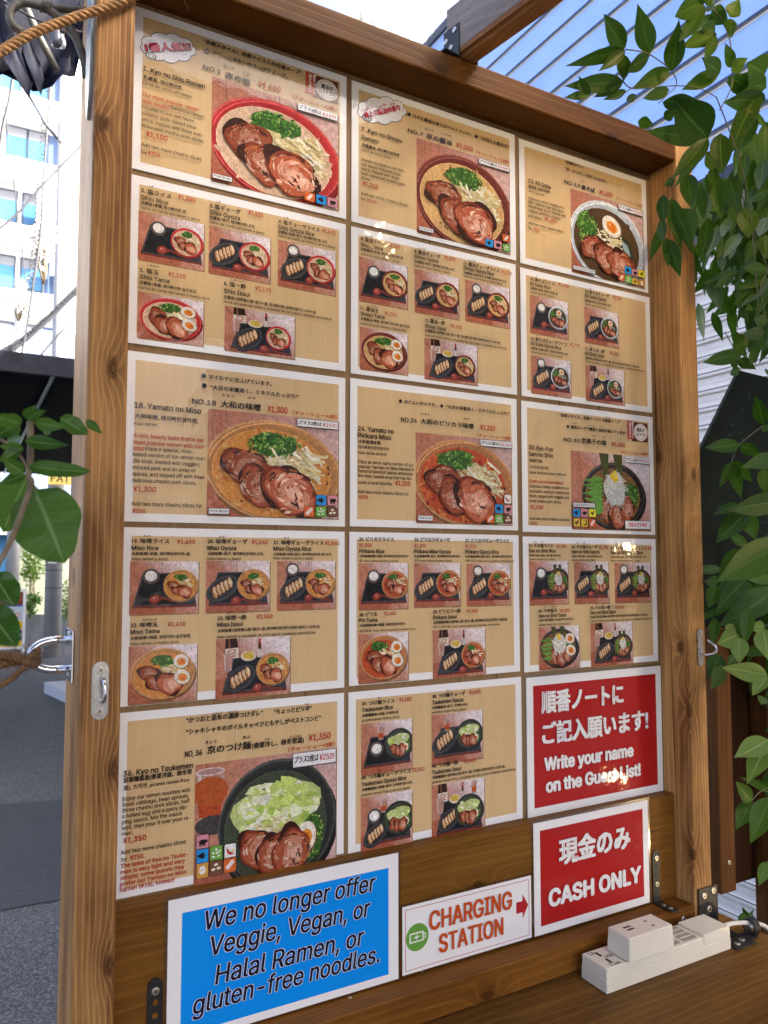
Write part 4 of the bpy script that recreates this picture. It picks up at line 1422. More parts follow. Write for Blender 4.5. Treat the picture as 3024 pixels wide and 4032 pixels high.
# ================================================================ ROPE
mb = MB(); mb.tube([(-1.30, -0.30, 0), (-1.30, -0.30, 1.3)], 0.025, 12); mb.disc((-1.30, -0.30, 1.3), (0, 0, 1), 0.028, 0.015, 12, 0.5)
mb.build('rope_post', M_fence, None, 'round dark wooden post holding the far ends of the ropes', 'post')
def rope(path, r, turns_per_m, fuzz, mat, name, label, seed=1):
    rnd = random.Random(seed)
    path = bez(path, 24)
    L = [0]
    for i in range(1, len(path)): L.append(L[-1] + (path[i] - path[i - 1]).length)
    mb = MB()
    frames = []
    up = Vector((0, 0, 1))
    for i, p in enumerate(path):
        t = (path[min(i + 1, len(path) - 1)] - path[max(i - 1, 0)]).normalized()
        up = (up - t * up.dot(t)).normalized(); frames.append((p, up.copy(), t.cross(up)))
    for s_ in range(3):
        pts = []
        for (p, u, w), l in zip(frames, L):
            a = 2 * math.pi * (l * turns_per_m + s_ / 3)
            pts.append(p + (u * math.cos(a) + w * math.sin(a)) * r * 0.52)
        mb.tube(pts, r * 0.56, 8)
    for _ in range(fuzz):
        i = rnd.randrange(len(path)); p, u, w = frames[i]
        a = rnd.uniform(0, 6.28); d = (u * math.cos(a) + w * math.sin(a))
        q = p + d * r * 0.9; e = Vector((rnd.uniform(-1, 1), rnd.uniform(-1, 1), rnd.uniform(-1, 1))) * r * 1.6
        mb.tube([q, q + d * r * rnd.uniform(.4, 1.0) + e * 0.5, q + d * r * rnd.uniform(0.6, 2.2) + e * rnd.uniform(1, 2)], 0.00016, 4, False)
    return mb.build(name, mat, None, label, 'rope')
rope([(-1.30, -0.30, 1.02), (-0.85, -0.24, 1.46), (-0.54, -0.16, 1.86), (-0.50, -0.14, 1.912), (-0.475, -0.12, 1.9477), (-0.461, -0.100, 1.9712), (-0.4318, -0.085, 2.0099), (-0.4043, -0.075, 2.0384), (-0.3759, -0.068, 2.0638), (-0.3596, -0.0665, 2.0762), (-0.3423, -0.0655, 2.0888), (-0.323, -0.0655, 2.1056), (-0.2998, -0.0655, 2.1254), (-0.27, -0.0655, 2.150)], 0.0052, 40, 130, M_rope, 'hemp_rope', 'light brown twisted hemp rope stretched across the top of the left post', 3)
rk = [(-0.4045, 0.006, 1.325), (-0.4000, 0.020, 1.3335), (-0.4035, 0.034, 1.325), (-0.412, 0.024, 1.322), (-0.430, 0.016, 1.322), (-0.452, 0.014, 1.316), (-0.50, 0.01, 1.302), (-0.56, 0.0, 1.29), (-0.9, -0.15, 1.20), (-1.30, -0.30, 1.17)]
mbk = [(-0.4035, 0.032, 1.3285), (-0.3990, 0.018, 1.322), (-0.4045, 0.008, 1.3195), (-0.418, 0.010, 1.3275), (-0.437, 0.012, 1.331), (-0.455, 0.010, 1.326), (-0.50, 0.0, 1.313), (-0.56, -0.01, 1.302), (-0.9, -0.16, 1.215), (-1.30, -0.31, 1.19)]
rope(rk, 0.0052, 55, 260, M_rope_dark, 'knotted_rope', 'dark frayed hemp rope knotted round the steel pull handle', 8)
rope(mbk, 0.0050, 55, 260, M_rope_dark, 'knotted_rope', 'second turn of the dark frayed rope, looped over the steel pull handle', 9)
rope([(-0.4120, 0.004, 1.318), (-0.4260, 0.000, 1.306), (-0.441, -0.004, 1.297), (-0.456, -0.006, 1.290), (-0.466, -0.008, 1.276), (-0.474, -0.010, 1.262)], 0.0034, 70, 140, M_rope_dark, 'rope_tail', 'thin loose rope end hanging below the knot on the pull handle', 10)

# ================================================================ BENT PIPE, TARPAULIN, STRING LIGHTS (top left)
pp = empty('bent_pipe', (-0.40, 0.03, 2.06), 'weathered bent pipe hook with wire wrapping beside the top of the left post', 'pipe hook')
Yp = 0.03
mb = MB(); mb.tube(bez([(-0.360, Yp, 2.050), (-0.3615, Yp, 2.062), (-0.364, Yp, 2.074), (-0.372, Yp, 2.095), (-0.382, Yp, 2.107), (-0.395, Yp, 2.118), (-0.412, Yp, 2.124), (-0.432, Yp, 2.123), (-0.444, Yp, 2.113), (-0.4485, Yp, 2.101), (-0.445, Yp, 2.090), (-0.437, Yp, 2.085), (-0.428, Yp, 2.083)], 6), 0.0052, 10)
mb.build('hook', M_old_pipe, pp)
mb = MB(); mb.tube(bez([(-0.412, Yp + .002, 2.126), (-0.395, Yp + .006, 2.133), (-0.37, Yp + .006, 2.139), (-0.34, Yp + .006, 2.146)]), 0.0052, 10)
mb.build('branch_pipe', M_old_pipe, pp)
mb = MB()
for k in range(4):
    c = Vector((-0.4135 + 0.0032 * k, Yp, 2.1265 + 0.0006 * k))
    mb.tube([c + Vector((0.0012 * math.sin(a), 0.0075 * math.cos(a), 0.0085 * math.sin(a))) for a in [2 * math.pi * j / 14 for j in range(15)]], 0.0011, 6, False)
mb.build('wire_wrap', M_old_pipe, pp)

tp = empty('tarpaulin', (-0.36, 1.0, 2.5), 'folded dark navy tarpaulin with two pointed flaps, hanging at the upper left beyond the post', 'tarpaulin')
def flap(name, pts, mat):
    mb = MB(); n = len(pts)
    vs = [Vector(p) for p in pts] + [Vector(p) + Vector((0, 0.006, 0)) for p in pts]
    fs = [tuple(range(n)), tuple(range(2 * n - 1, n - 1, -1))] + [(i, (i + 1) % n, n + (i + 1) % n, n + i) for i in range(n)]
    bm = bmesh.new()
    bv = [bm.verts.new(v) for v in vs]
    for f in fs: bm.faces.new([bv[i] for i in f])
    bmesh.ops.triangulate(bm, faces=bm.faces[:])
    bmesh.ops.subdivide_edges(bm, edges=bm.edges[:], cuts=3, use_grid_fill=True)
    for v in bm.verts:
        v.co.y += 0.035 * mnoise.noise(Vector((v.co.x * 14, v.co.z * 5, 2.0))) + 0.02 * math.sin(v.co.x * 60 + v.co.z * 18)
    bm.verts.index_update()
    mb.add([v.co[:] for v in bm.verts], [[v.index for v in f.verts] for f in bm.faces], None, True); bm.free()
    return mb.build(name, mat, tp)
flap('sheet', [(-0.85, 1.10, 3.05), (-0.85, 1.10, 2.80), (-0.60, 1.06, 2.70), (-0.434, 1.05, 2.632), (-0.393, 1.06, 2.64), (-0.355, 1.08, 2.63), (-0.313, 1.06, 2.629), (-0.291, 1.05, 2.661), (-0.26, 1.04, 2.679), (-0.244, 1.05, 2.768), (-0.238, 1.08, 3.05)], M_navy)
flap('flap', [(-0.62, 0.97, 2.90), (-0.50, 0.96, 2.70), (-0.434, 0.97, 2.632), (-0.406, 0.965, 2.582), (-0.372, 0.96, 2.524), (-0.367, 0.985, 2.558), (-0.361, 0.99, 2.590), (-0.366, 1.00, 2.64), (-0.41, 1.0, 2.73), (-0.46, 1.0, 2.90)], M_navy)
flap('flap', [(-0.385, 0.985, 2.655), (-0.363, 0.98, 2.588), (-0.3445, 0.975, 2.545), (-0.339, 0.985, 2.595), (-0.336, 1.0, 2.616), (-0.345, 1.0, 2.66), (-0.38, 1.0, 2.74)], M_navy)
mb = MB(); mb.tube([(-0.85, 1.11, 0), (-0.85, 1.11, 3.08)], 0.018, 10); mb.tube([(-0.85, 1.115, 3.05), (-0.23, 1.10, 3.05)], 0.012, 8); mb.build('mast', M_galv, tp)
mb = MB(); mb.tube([(-0.43, 0.94, 2.83), (-0.36, 0.95, 2.69), (-0.3135, 0.955, 2.612)], 0.0085, 10); mb.build('strut', M_old_pipe, tp)
mb = MB(); mb.tube([(-0.374, 0.955, 2.535), (-0.332, 0.96, 2.473), (-0.306, 0.965, 2.449)], [0.004, 0.0035, 0.003], 8); mb.build('rib', M_galv, tp)
mb = MB(); mb.disc((-0.303, 0.966, 2.449), (1, 0, -0.7), 0.006, 0.008); mb.build('rib_tip', M_cable, tp)
mb = MB(); mb.tube(bez([(-0.55, 0.60, 2.545), (-0.42, 0.60, 2.495), (-0.346, 0.60, 2.485), (-0.25, 0.60, 2.505), (-0.1, 0.60, 2.60)]), 0.0022, 6)
sl = mb.build('string_light_cable', M_wire, None, 'thin string-light cable hanging in front of the navy tarpaulin', 'cable')
def bulb(x, y, z, mat, label, s=1.0):
    o = empty('string_light_bulb', (x, y, z), label, 'bulb')
    prof = [(0.0055, 0.018), (0.006, 0.012), (0.009, 0.004), (0.0115, -0.006), (0.0095, -0.015), (0.005, -0.0195), (0.0004, -0.0205)]
    vs = [(x + r * s * math.cos(2 * math.pi * k / 14), y + r * s * math.sin(2 * math.pi * k / 14), z + h * s) for r, h in prof for k in range(14)]
    mb = MB(); mb.add(vs, [(i * 14 + k, i * 14 + (k + 1) % 14, (i + 1) * 14 + (k + 1) % 14, (i + 1) * 14 + k) for i in range(6) for k in range(14)], None, True)
    mb.build('glass', mat, o)
    mb = MB(); mb.tube([(x, y, z + 0.016 * s), (x, y, z + 0.036 * s)], 0.007 * s, 12); mb.build('socket', M_black_rubber, o)
    return o
bulb(-0.346, 0.60, 2.462, M_bulb_glass, 'small clear glass bulb hanging below the rope, in front of the tarpaulin')
bulb(-0.335, 0.63, 2.478, plain('frosted_bulb', (0.62, 0.62, 0.58), 0.3), 'small frosted white bulb right beside the clear glass bulb', 0.8)
# the lit bulbs whose glints show in the laminated sheets hang under the added roof, behind the viewer's shoulder
m_, nt_, p_ = new_mat('lit_bulb'); p_.inputs['Emission Color'].default_value = (1.0, 0.72, 0.36, 1); p_.inputs['Emission Strength'].default_value = 120.0
mb = MB(); mb.tube([(1.08, -0.62, 2.29), (1.205, -0.62, 1.52), (1.20, -0.62, 0.6)], 0.0022, 6); mb.build('string_light_cable', M_wire, None, 'string-light cable hanging from the right edge of the added roof', 'cable')
for bx, by, bz in ((0.405, -0.66, 2.262), (0.455, -0.70, 2.240), (1.201, -0.62, 1.483), (1.119, -0.62, 0.844), (1.242, -0.62, 0.667)):
    bulb(bx, by, bz, m_, 'lit warm bulb of the string light under the added roof', 0.8)['group'] = 'lit bulbs under the roof'

# ================================================================ STREET BEYOND, at the left
ap = empty('apartment_building', (2, 34, 0), 'bright white apartment block far across the street with blue-grey windows and balconies', 'building')
FYa = 32.0
mb = MB(); mb.box(-14, 12, FYa, FYa + 9, 0, 27); mb.build('wall', M_plaster, ap)
for k in range(-3, 7):
    top = 10.78 + 2.64 * k
    if top < 2: continue
    cols = [(-3.2, -1.9), (-0.6, 0.2), (0.25, 1.07), (1.33, 2.07)] if k != 3 else [(-3.2, -1.9), (-0.7, 0.35), (0.67, 1.40), (1.42, 2.14)]
    for xa, xb in cols:
        mb = MB(); mb.box(xa, xb, FYa - 0.04, FYa - 0.002, top - 1.22, top); w = mb.build('window', M_glass, ap)
        mb = MB()
        for a, b, c, d in ((xa - .05, xa, top - 1.27, top + .05), (xb, xb + .05, top - 1.27, top + .05), (xa, xb, top, top + .05), (xa, xb, top - 1.30, top - 1.22)):
            mb.box(a, b, FYa - 0.07, FYa - 0.003, c, d)
        mb.build('frame', M_frame, w)
        mb = MB(); mb.box(xa + 0.01, xb - 0.01, FYa - 0.055, FYa - 0.042, top - 0.36, top - 0.002); mb.build('blind', M_blind, w)
    mb = MB(); mb.box(2.16, 2.95, FYa - 0.03, FYa - 0.001, top - 1.25, top + 0.02); mb.build('recess_panel', M_recess, ap)
    mb = MB(); mb.box(-4.0, 3.0, FYa - 0.55, FYa - 0.002, top - 2.30, top - 1.45); mb.build('balcony_front', M_plaster, ap)
mb = MB(); mb.box(2.98, 3.45, FYa - 0.5, FYa - 0.001, 0, 27); mb.build('corner_column', M_plaster, ap)
acb = MB(); acb.box(1.75, 2.96, FYa - 1.3, FYa - 0.56, 14.35, 15.85)
ac = acb.build('balcony_box', M_plaster, ap)
mb = MB()
for k in range(5): mb.box(1.95 + 0.16 * k, 2.00 + 0.16 * k, FYa - 1.32, FYa - 1.301, 14.6, 15.6)
mb.build('vent_slot', M_blind, ac)
mb = MB(); mb.box(2.3, 3.0, FYa - 0.95, FYa - 0.56, 12.75, 13.5); mb.build('balcony_box', M_plaster, ap)

# black tent canopy over the far side of the street
cn = empty('tent_canopy', (0.3, 7, 0), 'large black flat tent canopy across the street, its dark underside showing', 'canopy')
CZ0 = 2.62
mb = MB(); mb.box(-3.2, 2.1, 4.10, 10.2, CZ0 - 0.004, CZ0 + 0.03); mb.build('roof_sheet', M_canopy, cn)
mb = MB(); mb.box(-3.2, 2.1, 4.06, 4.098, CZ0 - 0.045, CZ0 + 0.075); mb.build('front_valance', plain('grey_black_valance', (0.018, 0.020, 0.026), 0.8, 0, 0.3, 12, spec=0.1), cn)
mb = MB(); mb.tube([(0.0, 4.15, CZ0 - 0.02), (0.0, 10.15, CZ0 - 0.02)], 0.012, 8); mb.build('roof_tube', M_galv, cn)
mb = MB(); mb.tube([(-1.8, 4.15, CZ0 - 0.02), (-1.8, 10.15, CZ0 - 0.02)], 0.012, 8); mb.build('roof_tube', M_galv, cn)
for x, y in ((-3.1, 4.2), (2.05, 4.2), (-3.1, 10.1), (2.05, 10.1)):
    mb = MB(); mb.tube([(x, y, 0), (x, y, CZ0 - 0.02)], 0.02, 8); mb.build('leg', M_galv, cn)

up = empty('utility_pole', (0.80, 11.8, 0), 'grey concrete utility pole with steel bands, standing beyond the left post', 'utility pole')
mb = MB(); mb.tube([(0.80, 11.8, 0), (0.79, 11.8, 5), (0.78, 11.8, 10.5)], [0.125, 0.112, 0.098], 20); mb.build('shaft', M_pole, up)
mb = MB()
for z in (1.05, 1.32, 2.2, 3.1): mb.tube([(0.80 + 0.127 * math.cos(a), 11.8 + 0.127 * math.sin(a), z) for a in [2 * math.pi * k / 20 for k in range(21)]], 0.006, 6, False)
mb.build('steel_band', M_frame, up)
mb = MB(); mb.box(0.70, 0.82, 11.655, 11.672, 1.42, 2.05); mb.build('notice_wrap', M_white_paper, up)
p2_ = empty('utility_pole', (0.27, 12.6, 0), 'slimmer pale grey pole behind the signboard at the far left', 'utility pole')
mb = MB(); mb.tube([(0.27, 12.6, 0), (0.27, 12.6, 6)], [0.10, 0.09], 16); mb.build('shaft', M_pole, p2_)
sg = empty('shop_sign', (0.9, 11.45, 2.6), 'small yellow sign plate with black letters FAT in front of the utility pole', 'sign')
mb = MB(); mb.box(0.648, 1.30, 11.44, 11.47, 2.600, 2.782, 0.004); mb.build('plate', M_yellow, sg)
fl = Flat(0, 0, 11.44, 0.003); fl.text('FAT', 0.685, -2.640, 0.255, 0.108, 's'); fl.STEP = 0.001
fl.mb.build('lettering', M_ink, sg)
mb = MB(); mb.tube([(0.80, 11.66, 2.69), (0.80, 11.475, 2.69)], 0.02, 8); mb.build('bracket', M_frame, sg)

tb = empty('tiled_building', (0.5, 14, 0), 'blue-grey tiled building with pale grid joints behind the canopy', 'building')
mb = MB(); mb.box(-5, 3, 13.5, 17, 1.98, 5.5); mb.build('upper_wall', M_tile, tb)
mb = MB()
for z in (2.35, 2.98, 3.6, 4.2): mb.box(-5, 3, 13.485, 13.5, z, z + 0.022)
for k in range(-8, 5): mb.box(k * 0.6 + 0.10, k * 0.6 + 0.118, 13.487, 13.5, 1.98, 5.5)
mb.build('tile_joint', M_concrete, tb)
mb = MB(); mb.box(0.36, 3, 13.6, 16, 0, 1.975); mb.build('green_wall', M_green_wall, tb)
mb = MB(); mb.box(-5, 0.355, 13.62, 16, 0, 1.975); mb.build('shop_front', M_frame, tb)
mb = MB(); mb.box(0.10, 0.30, 13.55, 13.61, 0.3, 1.9); mb.build('window', M_glass, tb)
mb = MB(); mb.box(-5, 3, 13.40, 13.55, 1.90, 1.975); mb.build('ledge', M_plaster, tb)
pw = MB(); pw.prism([(0.40, 12.9), (1.05, 12.3), (3.0, 12.2), (3.0, 12.45), (1.1, 12.5), (0.45, 13.1)], 'Z', 0, 0.60)
pw.build('planter_wall', M_concrete, None, 'low pale concrete planter wall behind the utility pole', 'wall')

def shrub(name, c, rad, n, size, mat, label, cat='shrub', seed=3, trunk=None):
    rnd = random.Random(seed)
    root = empty(name, (c[0], c[1], trunk if trunk is not None else c[2] - rad[2]), label, cat)
    mb = MB()
    clumps = []
    for _ in range(max(6, n // 40)):
        d = Vector((rnd.gauss(0, 1), rnd.gauss(0, 1), rnd.gauss(0, 1))).normalized() * rnd.uniform(0.25, 0.9)
        clumps.append(Vector((d.x * rad[0], d.y * rad[1], d.z * rad[2])))
    for _ in range(n):
        k = rnd.choice(clumps)
        p = Vector(c) + k + Vector((rnd.gauss(0, rad[0] * 0.16), rnd.gauss(0, rad[1] * 0.16), rnd.gauss(0, rad[2] * 0.14)))
        a = Vector((rnd.uniform(-1, 1), rnd.uniform(-1, 1), rnd.uniform(-0.9, 0.3))).normalized(); b = a.orthogonal().normalized()
        b = Matrix.Rotation(rnd.uniform(0, 6.28), 3, a) @ b
        s_ = size * rnd.uniform(0.6, 1.3)
        mb.add([p, p + a * s_ * .5 + b * s_ * .22, p + a * s_, p + a * s_ * .5 - b * s_ * .22], [(0, 1, 2, 3)], [(0.0, 0, 0), (1, .5, 0), (0, 1, 0), (1, .5, 0)])
    mb.build('foliage', mat, root)
    mb = MB()
    base = Vector((c[0], c[1], trunk if trunk is not None else c[2] - rad[2]))
    for k in clumps[:7]: mb.tube([base, base * 0.5 + (Vector(c) + k) * 0.5 + Vector((rnd.uniform(-.05, .05), 0, 0)), Vector(c) + k], [size * .16, size * .10, size * .04], 5)
    mb.build('trunk' if trunk is not None else 'stem', M_bark, root)
M_sunny = mat_leaf('sunlit_shrub_leaf', (0.10, 0.19, 0.035), (0.26, 0.34, 0.08), (0.2, 0.3, 0.1), 0.5, 0.35)  # bright sunshine is painted into this lighter, yellower leaf colour
M_bush = mat_leaf('bush_leaf', (0.05, 0.12, 0.03), (0.12, 0.22, 0.06), (0.15, 0.25, 0.1), 0.45, 0.25)
M_pale = mat_leaf('pale_blossom', (0.50, 0.52, 0.44), (0.66, 0.66, 0.60), (0.6, 0.6, 0.5), 0.6, 0.3)
shrub('small_tree', (0.55, 12.75, 1.45), (0.30, 0.25, 0.42), 520, 0.075, M_sunny, 'small tree, sunlight put into its yellow-green leaf colour, against the pale green wall', 'tree', 4, 0.55)
shrub('bush', (0.54, 12.55, 0.82), (0.17, 0.2, 0.24), 340, 0.07, M_bush, 'low green bush on the planter wall, left of the utility pole', 'bush', 6)
shrub('bush', (1.06, 12.1, 0.80), (0.14, 0.2, 0.42), 380, 0.065, M_bush, 'narrow green bush between the utility pole and the left post', 'bush', 7)
shrub('overexposed_tree', (10.9, 20, 18.3), (1.5, 1.5, 1.7), 1100, 0.42, M_plaster, 'pale blossoming treetop above the left end of the top beam, overexposure put into its white', 'tree', 9, 0.0)  # plaster white imitates foliage blown out by strong light

shrub('overexposed_vine', (0.20, 7.6, 4.75), (0.14, 0.1, 0.42), 150, 0.085, M_plaster, 'leaves tangled round the overhead cables, overexposure put into their white colour', 'vine', 12)  # leaf white stands for overexposure, here and on the smaller tangle
shrub('overexposed_vine', (-0.02, 7.6, 4.15), (0.12, 0.1, 0.25), 70, 0.07, M_plaster, 'smaller tangle of leaves lower down the overhead cables, overexposed white in their colour', 'vine', 13)
# A-frame signboard
ab = empty('street_signboard', (0.2, 11.6, 0), 'white framed standing signboard with a colourful food poster on the pavement', 'signboard')
mb = MB()
X0, X1, Z0, Z1 = -0.22, 0.405, 0.17, 1.045
for a, b, c, d in ((X0, X0 + .04, Z0, Z1), (X1 - .04, X1, Z0, Z1), (X0 + .04, X1 - .04, Z1 - .04, Z1), (X0 + .04, X1 - .04, Z0, Z0 + .04)): mb.box(a, b, 11.58, 11.62, c, d)
mb.build('frame', M_plaster, ab)
mb = MB(); mb.box(X0 + .04, X1 - .04, 11.592, 11.61, Z0 + .04, Z1 - .04); mb.build('panel', M_white_paper, ab)
fl = Flat(X0 + .04, Z1 - .04, 11.592, 0.002); fl.STEP = 0.0004
wv, hv = X1 - X0 - .08, Z1 - Z0 - .08
fl.rect(0, 0, wv, hv * .24, (0.20, 0.06, 0.04)); fl.ell(wv * .78, hv * .12, .10, .075, (0.45, 0.05, 0.03)); fl.ell(wv * .78, hv * .13, .07, .05, (0.28, 0.09, 0.03)); fl.ell(wv * .3, hv * .12, .12, .07, (0.5, 0.2, 0.06))
fl.rect(0, hv * .24, wv, hv * .27, (0.06, 0.1, 0.4)); fl.rect(0, hv * .27, wv, hv * .52, (0.55, 0.66, 0.75))
fl.text('able to', wv * .45, hv * .345, .19, .032, 's')
for k, c in enumerate(((0.08, 0.45, 0.3), (0.75, 0.25, 0.05), (0.6, 0.08, 0.06))): fl.ell(wv * (.42 + .22 * k), hv * .43, .037, .037, c); fl.ell(wv * (.42 + .22 * k), hv * .43, .024, .024, (0.8, .7, .6))
fl.rect(0, hv * .54, wv, hv * .68, (0.80, 0.52, 0.03)); fl.rect(0, hv * .70, wv, hv * .90, (0.05, 0.07, 0.14)); fl.ell(wv * .5, hv * .80, .09, .045, (0.55, .55, .5)); fl.ell(wv * .85, hv * .79, .07, .04, (0.55, .55, .55))
fl.rect(0, hv * .90, wv, hv, (0.80, 0.52, 0.03)); fl.rect(wv * .82, hv * .93, wv * .92, hv * .98, (0.1, .35, .1))
fl.mb.build('poster', M_ink, ab)
for x in (X0 + .02, X1 - .02):
    mb = MB(); mb.tube([(x, 11.6, Z0), (x, 11.6, 0)], 0.016, 8); mb.build('leg', M_plaster, ab)
    mb = MB(); mb.tube([(x, 11.62, Z1 - .05), (x, 12.0, 0)], 0.014, 8); mb.build('leg', M_plaster, ab)

# overhead cables with spiral hangers
def cable(pts, r, label, coil=0):
    p = bez(pts, 16)
    mb = MB(); mb.tube(p, r, 8)
    if coil:
        q = []
        for i in range(len(p) - 1):
            for k in range(6):
                t = k / 6; c = p[i].lerp(p[i + 1], t); a = (i * 6 + k) * 0.7
                q.append(c + Vector((math.cos(a), 0.3 * math.sin(a), math.sin(a))) * coil + Vector((-coil * .6, 0, 0)))
        mb.tube(q, r * 0.35, 5, False)
    mb.build('overhead_cable', M_wire, None, label, 'cable')
cable([(0.17, 7.0, 6.4), (0.14, 7.0, 5.6), (0.12, 7.0, 5.13), (0.11, 7.0, 4.62), (0.06, 7.0, 4.1), (0.0, 7.0, 3.56), (-0.1, 7.0, 2.9)], 0.011, 'black overhead cable with loops, steepest one beside the left post', 0.035)
cable([(-0.9, 7.2, 2.9), (-0.2, 7.2, 3.45), (0.0, 7.2, 3.62), (0.23, 7.2, 3.88), (0.49, 7.2, 4.22), (1.2, 7.2, 5.1)], 0.022, 'thick dark overhead cable rising to the right just above the tent canopy', 0.0)
cable([(-0.9, 7.1, 2.87), (-0.2, 7.1, 3.40), (0.0, 7.1, 3.56), (0.23, 7.1, 3.83), (0.49, 7.1, 4.15), (1.2, 7.1, 5.0)], 0.012, 'thinner overhead cable running close below the thick dark one', 0.03)
cable([(-0.15, 7.0, 6.3), (-0.20, 7.0, 5.85), (-0.24, 7.0, 5.61), (-0.265, 7.0, 5.36), (-0.32, 7.0, 4.8)], 0.016, 'dark overhead cable at the far left edge, below the tarpaulin', 0.0)
cable([(-0.5, 7.0, 4.3), (-0.12, 7.0, 4.74), (0.11, 7.0, 5.09), (0.6, 7.0, 5.8)], 0.013, 'grey overhead cable crossing the steep looped cable half way up', 0.0)
cable([(0.0, 7.0, 3.2), (0.25, 7.0, 3.58), (0.40, 7.0, 3.79), (0.8, 7.0, 4.4)], 0.009, 'short thin overhead cable right of the thick one, close to the post', 0.0)
cable([(-0.28, 7.3, 6.4), (-0.22, 7.3, 5.95), (-0.15, 7.3, 5.4), (-0.08, 7.3, 4.92), (0.02, 7.3, 4.2)], 0.005, 'thin overhead wire dropping at the far left', 0.0)

# ================================================================ FENCE AND DARK BOARD at the right
fp = empty('fence_panel', (0.9, 0.09, 0), 'fence panel of dark stained square posts and a shade-darkened board, right behind the right post', 'fence')
mb = MB(); mb.box(0.8140, 0.8575, 0.042, 0.085, 0.802, 1.306, 0.002); mb.build('post', M_fence, fp)
mb = MB(); mb.box(1.031, 1.075, 0.085, 0.128, 0.0, 1.306, 0.002); mb.build('post', M_fence, fp)
mb = MB(); mb.box(0.80, 1.6, 0.1285, 0.140, 0.762, 1.306); mb.build('board', M_shaded_ply, fp)
mb = MB(); mb.box(1.55, 1.60, 0.086, 0.1280, 0.0, 1.306, 0.002); mb.build('post', M_fence, fp)
screw((0.838, 0.042, 0.858), (0, -1, 0), 0.0045, fp)
def mat_board():
    m, nt, p = new_mat('speckled_dark_green')
    tc = nt.nodes.new('ShaderNodeTexCoord')
    v = N(nt, 'TexVoronoi', Scale=55.0); nt.links.new(tc.outputs['Object'], v.inputs['Vector'])
    n = noise(nt, tc.outputs['Object'], 9, 4)
    sp = math_n(nt, 'MULTIPLY', mapr(nt, v.outputs['Distance'], 0.10, 0.22, 1, 0), mapr(nt, n, 0.5, 0.62))
    c = mix_c(nt, mapr(nt, n, 0.3, 0.7), (0.004, 0.0075, 0.005), (0.008, 0.014, 0.0095))
    c = mix_c(nt, math_n(nt, 'MULTIPLY', sp, 0.6), c, (0.06, 0.09, 0.08))
    nt.links.new(c, p.inputs['Base Color']); p.inputs['Roughness'].default_value = 0.65; p.inputs['Specular IOR Level'].default_value = 0.12
    return m
mb = MB(); mb.prism([(0.78, 1.308), (0.78, 1.564), (0.987, 1.8517), (1.50, 1.828), (1.50, 1.308)], 'Y', 0.0955, 0.104)
dbm = mat_board()
mb.build('dark_board', dbm, None, 'dark green speckled board with a slanting upper left corner, behind the leaves at the right', 'board')

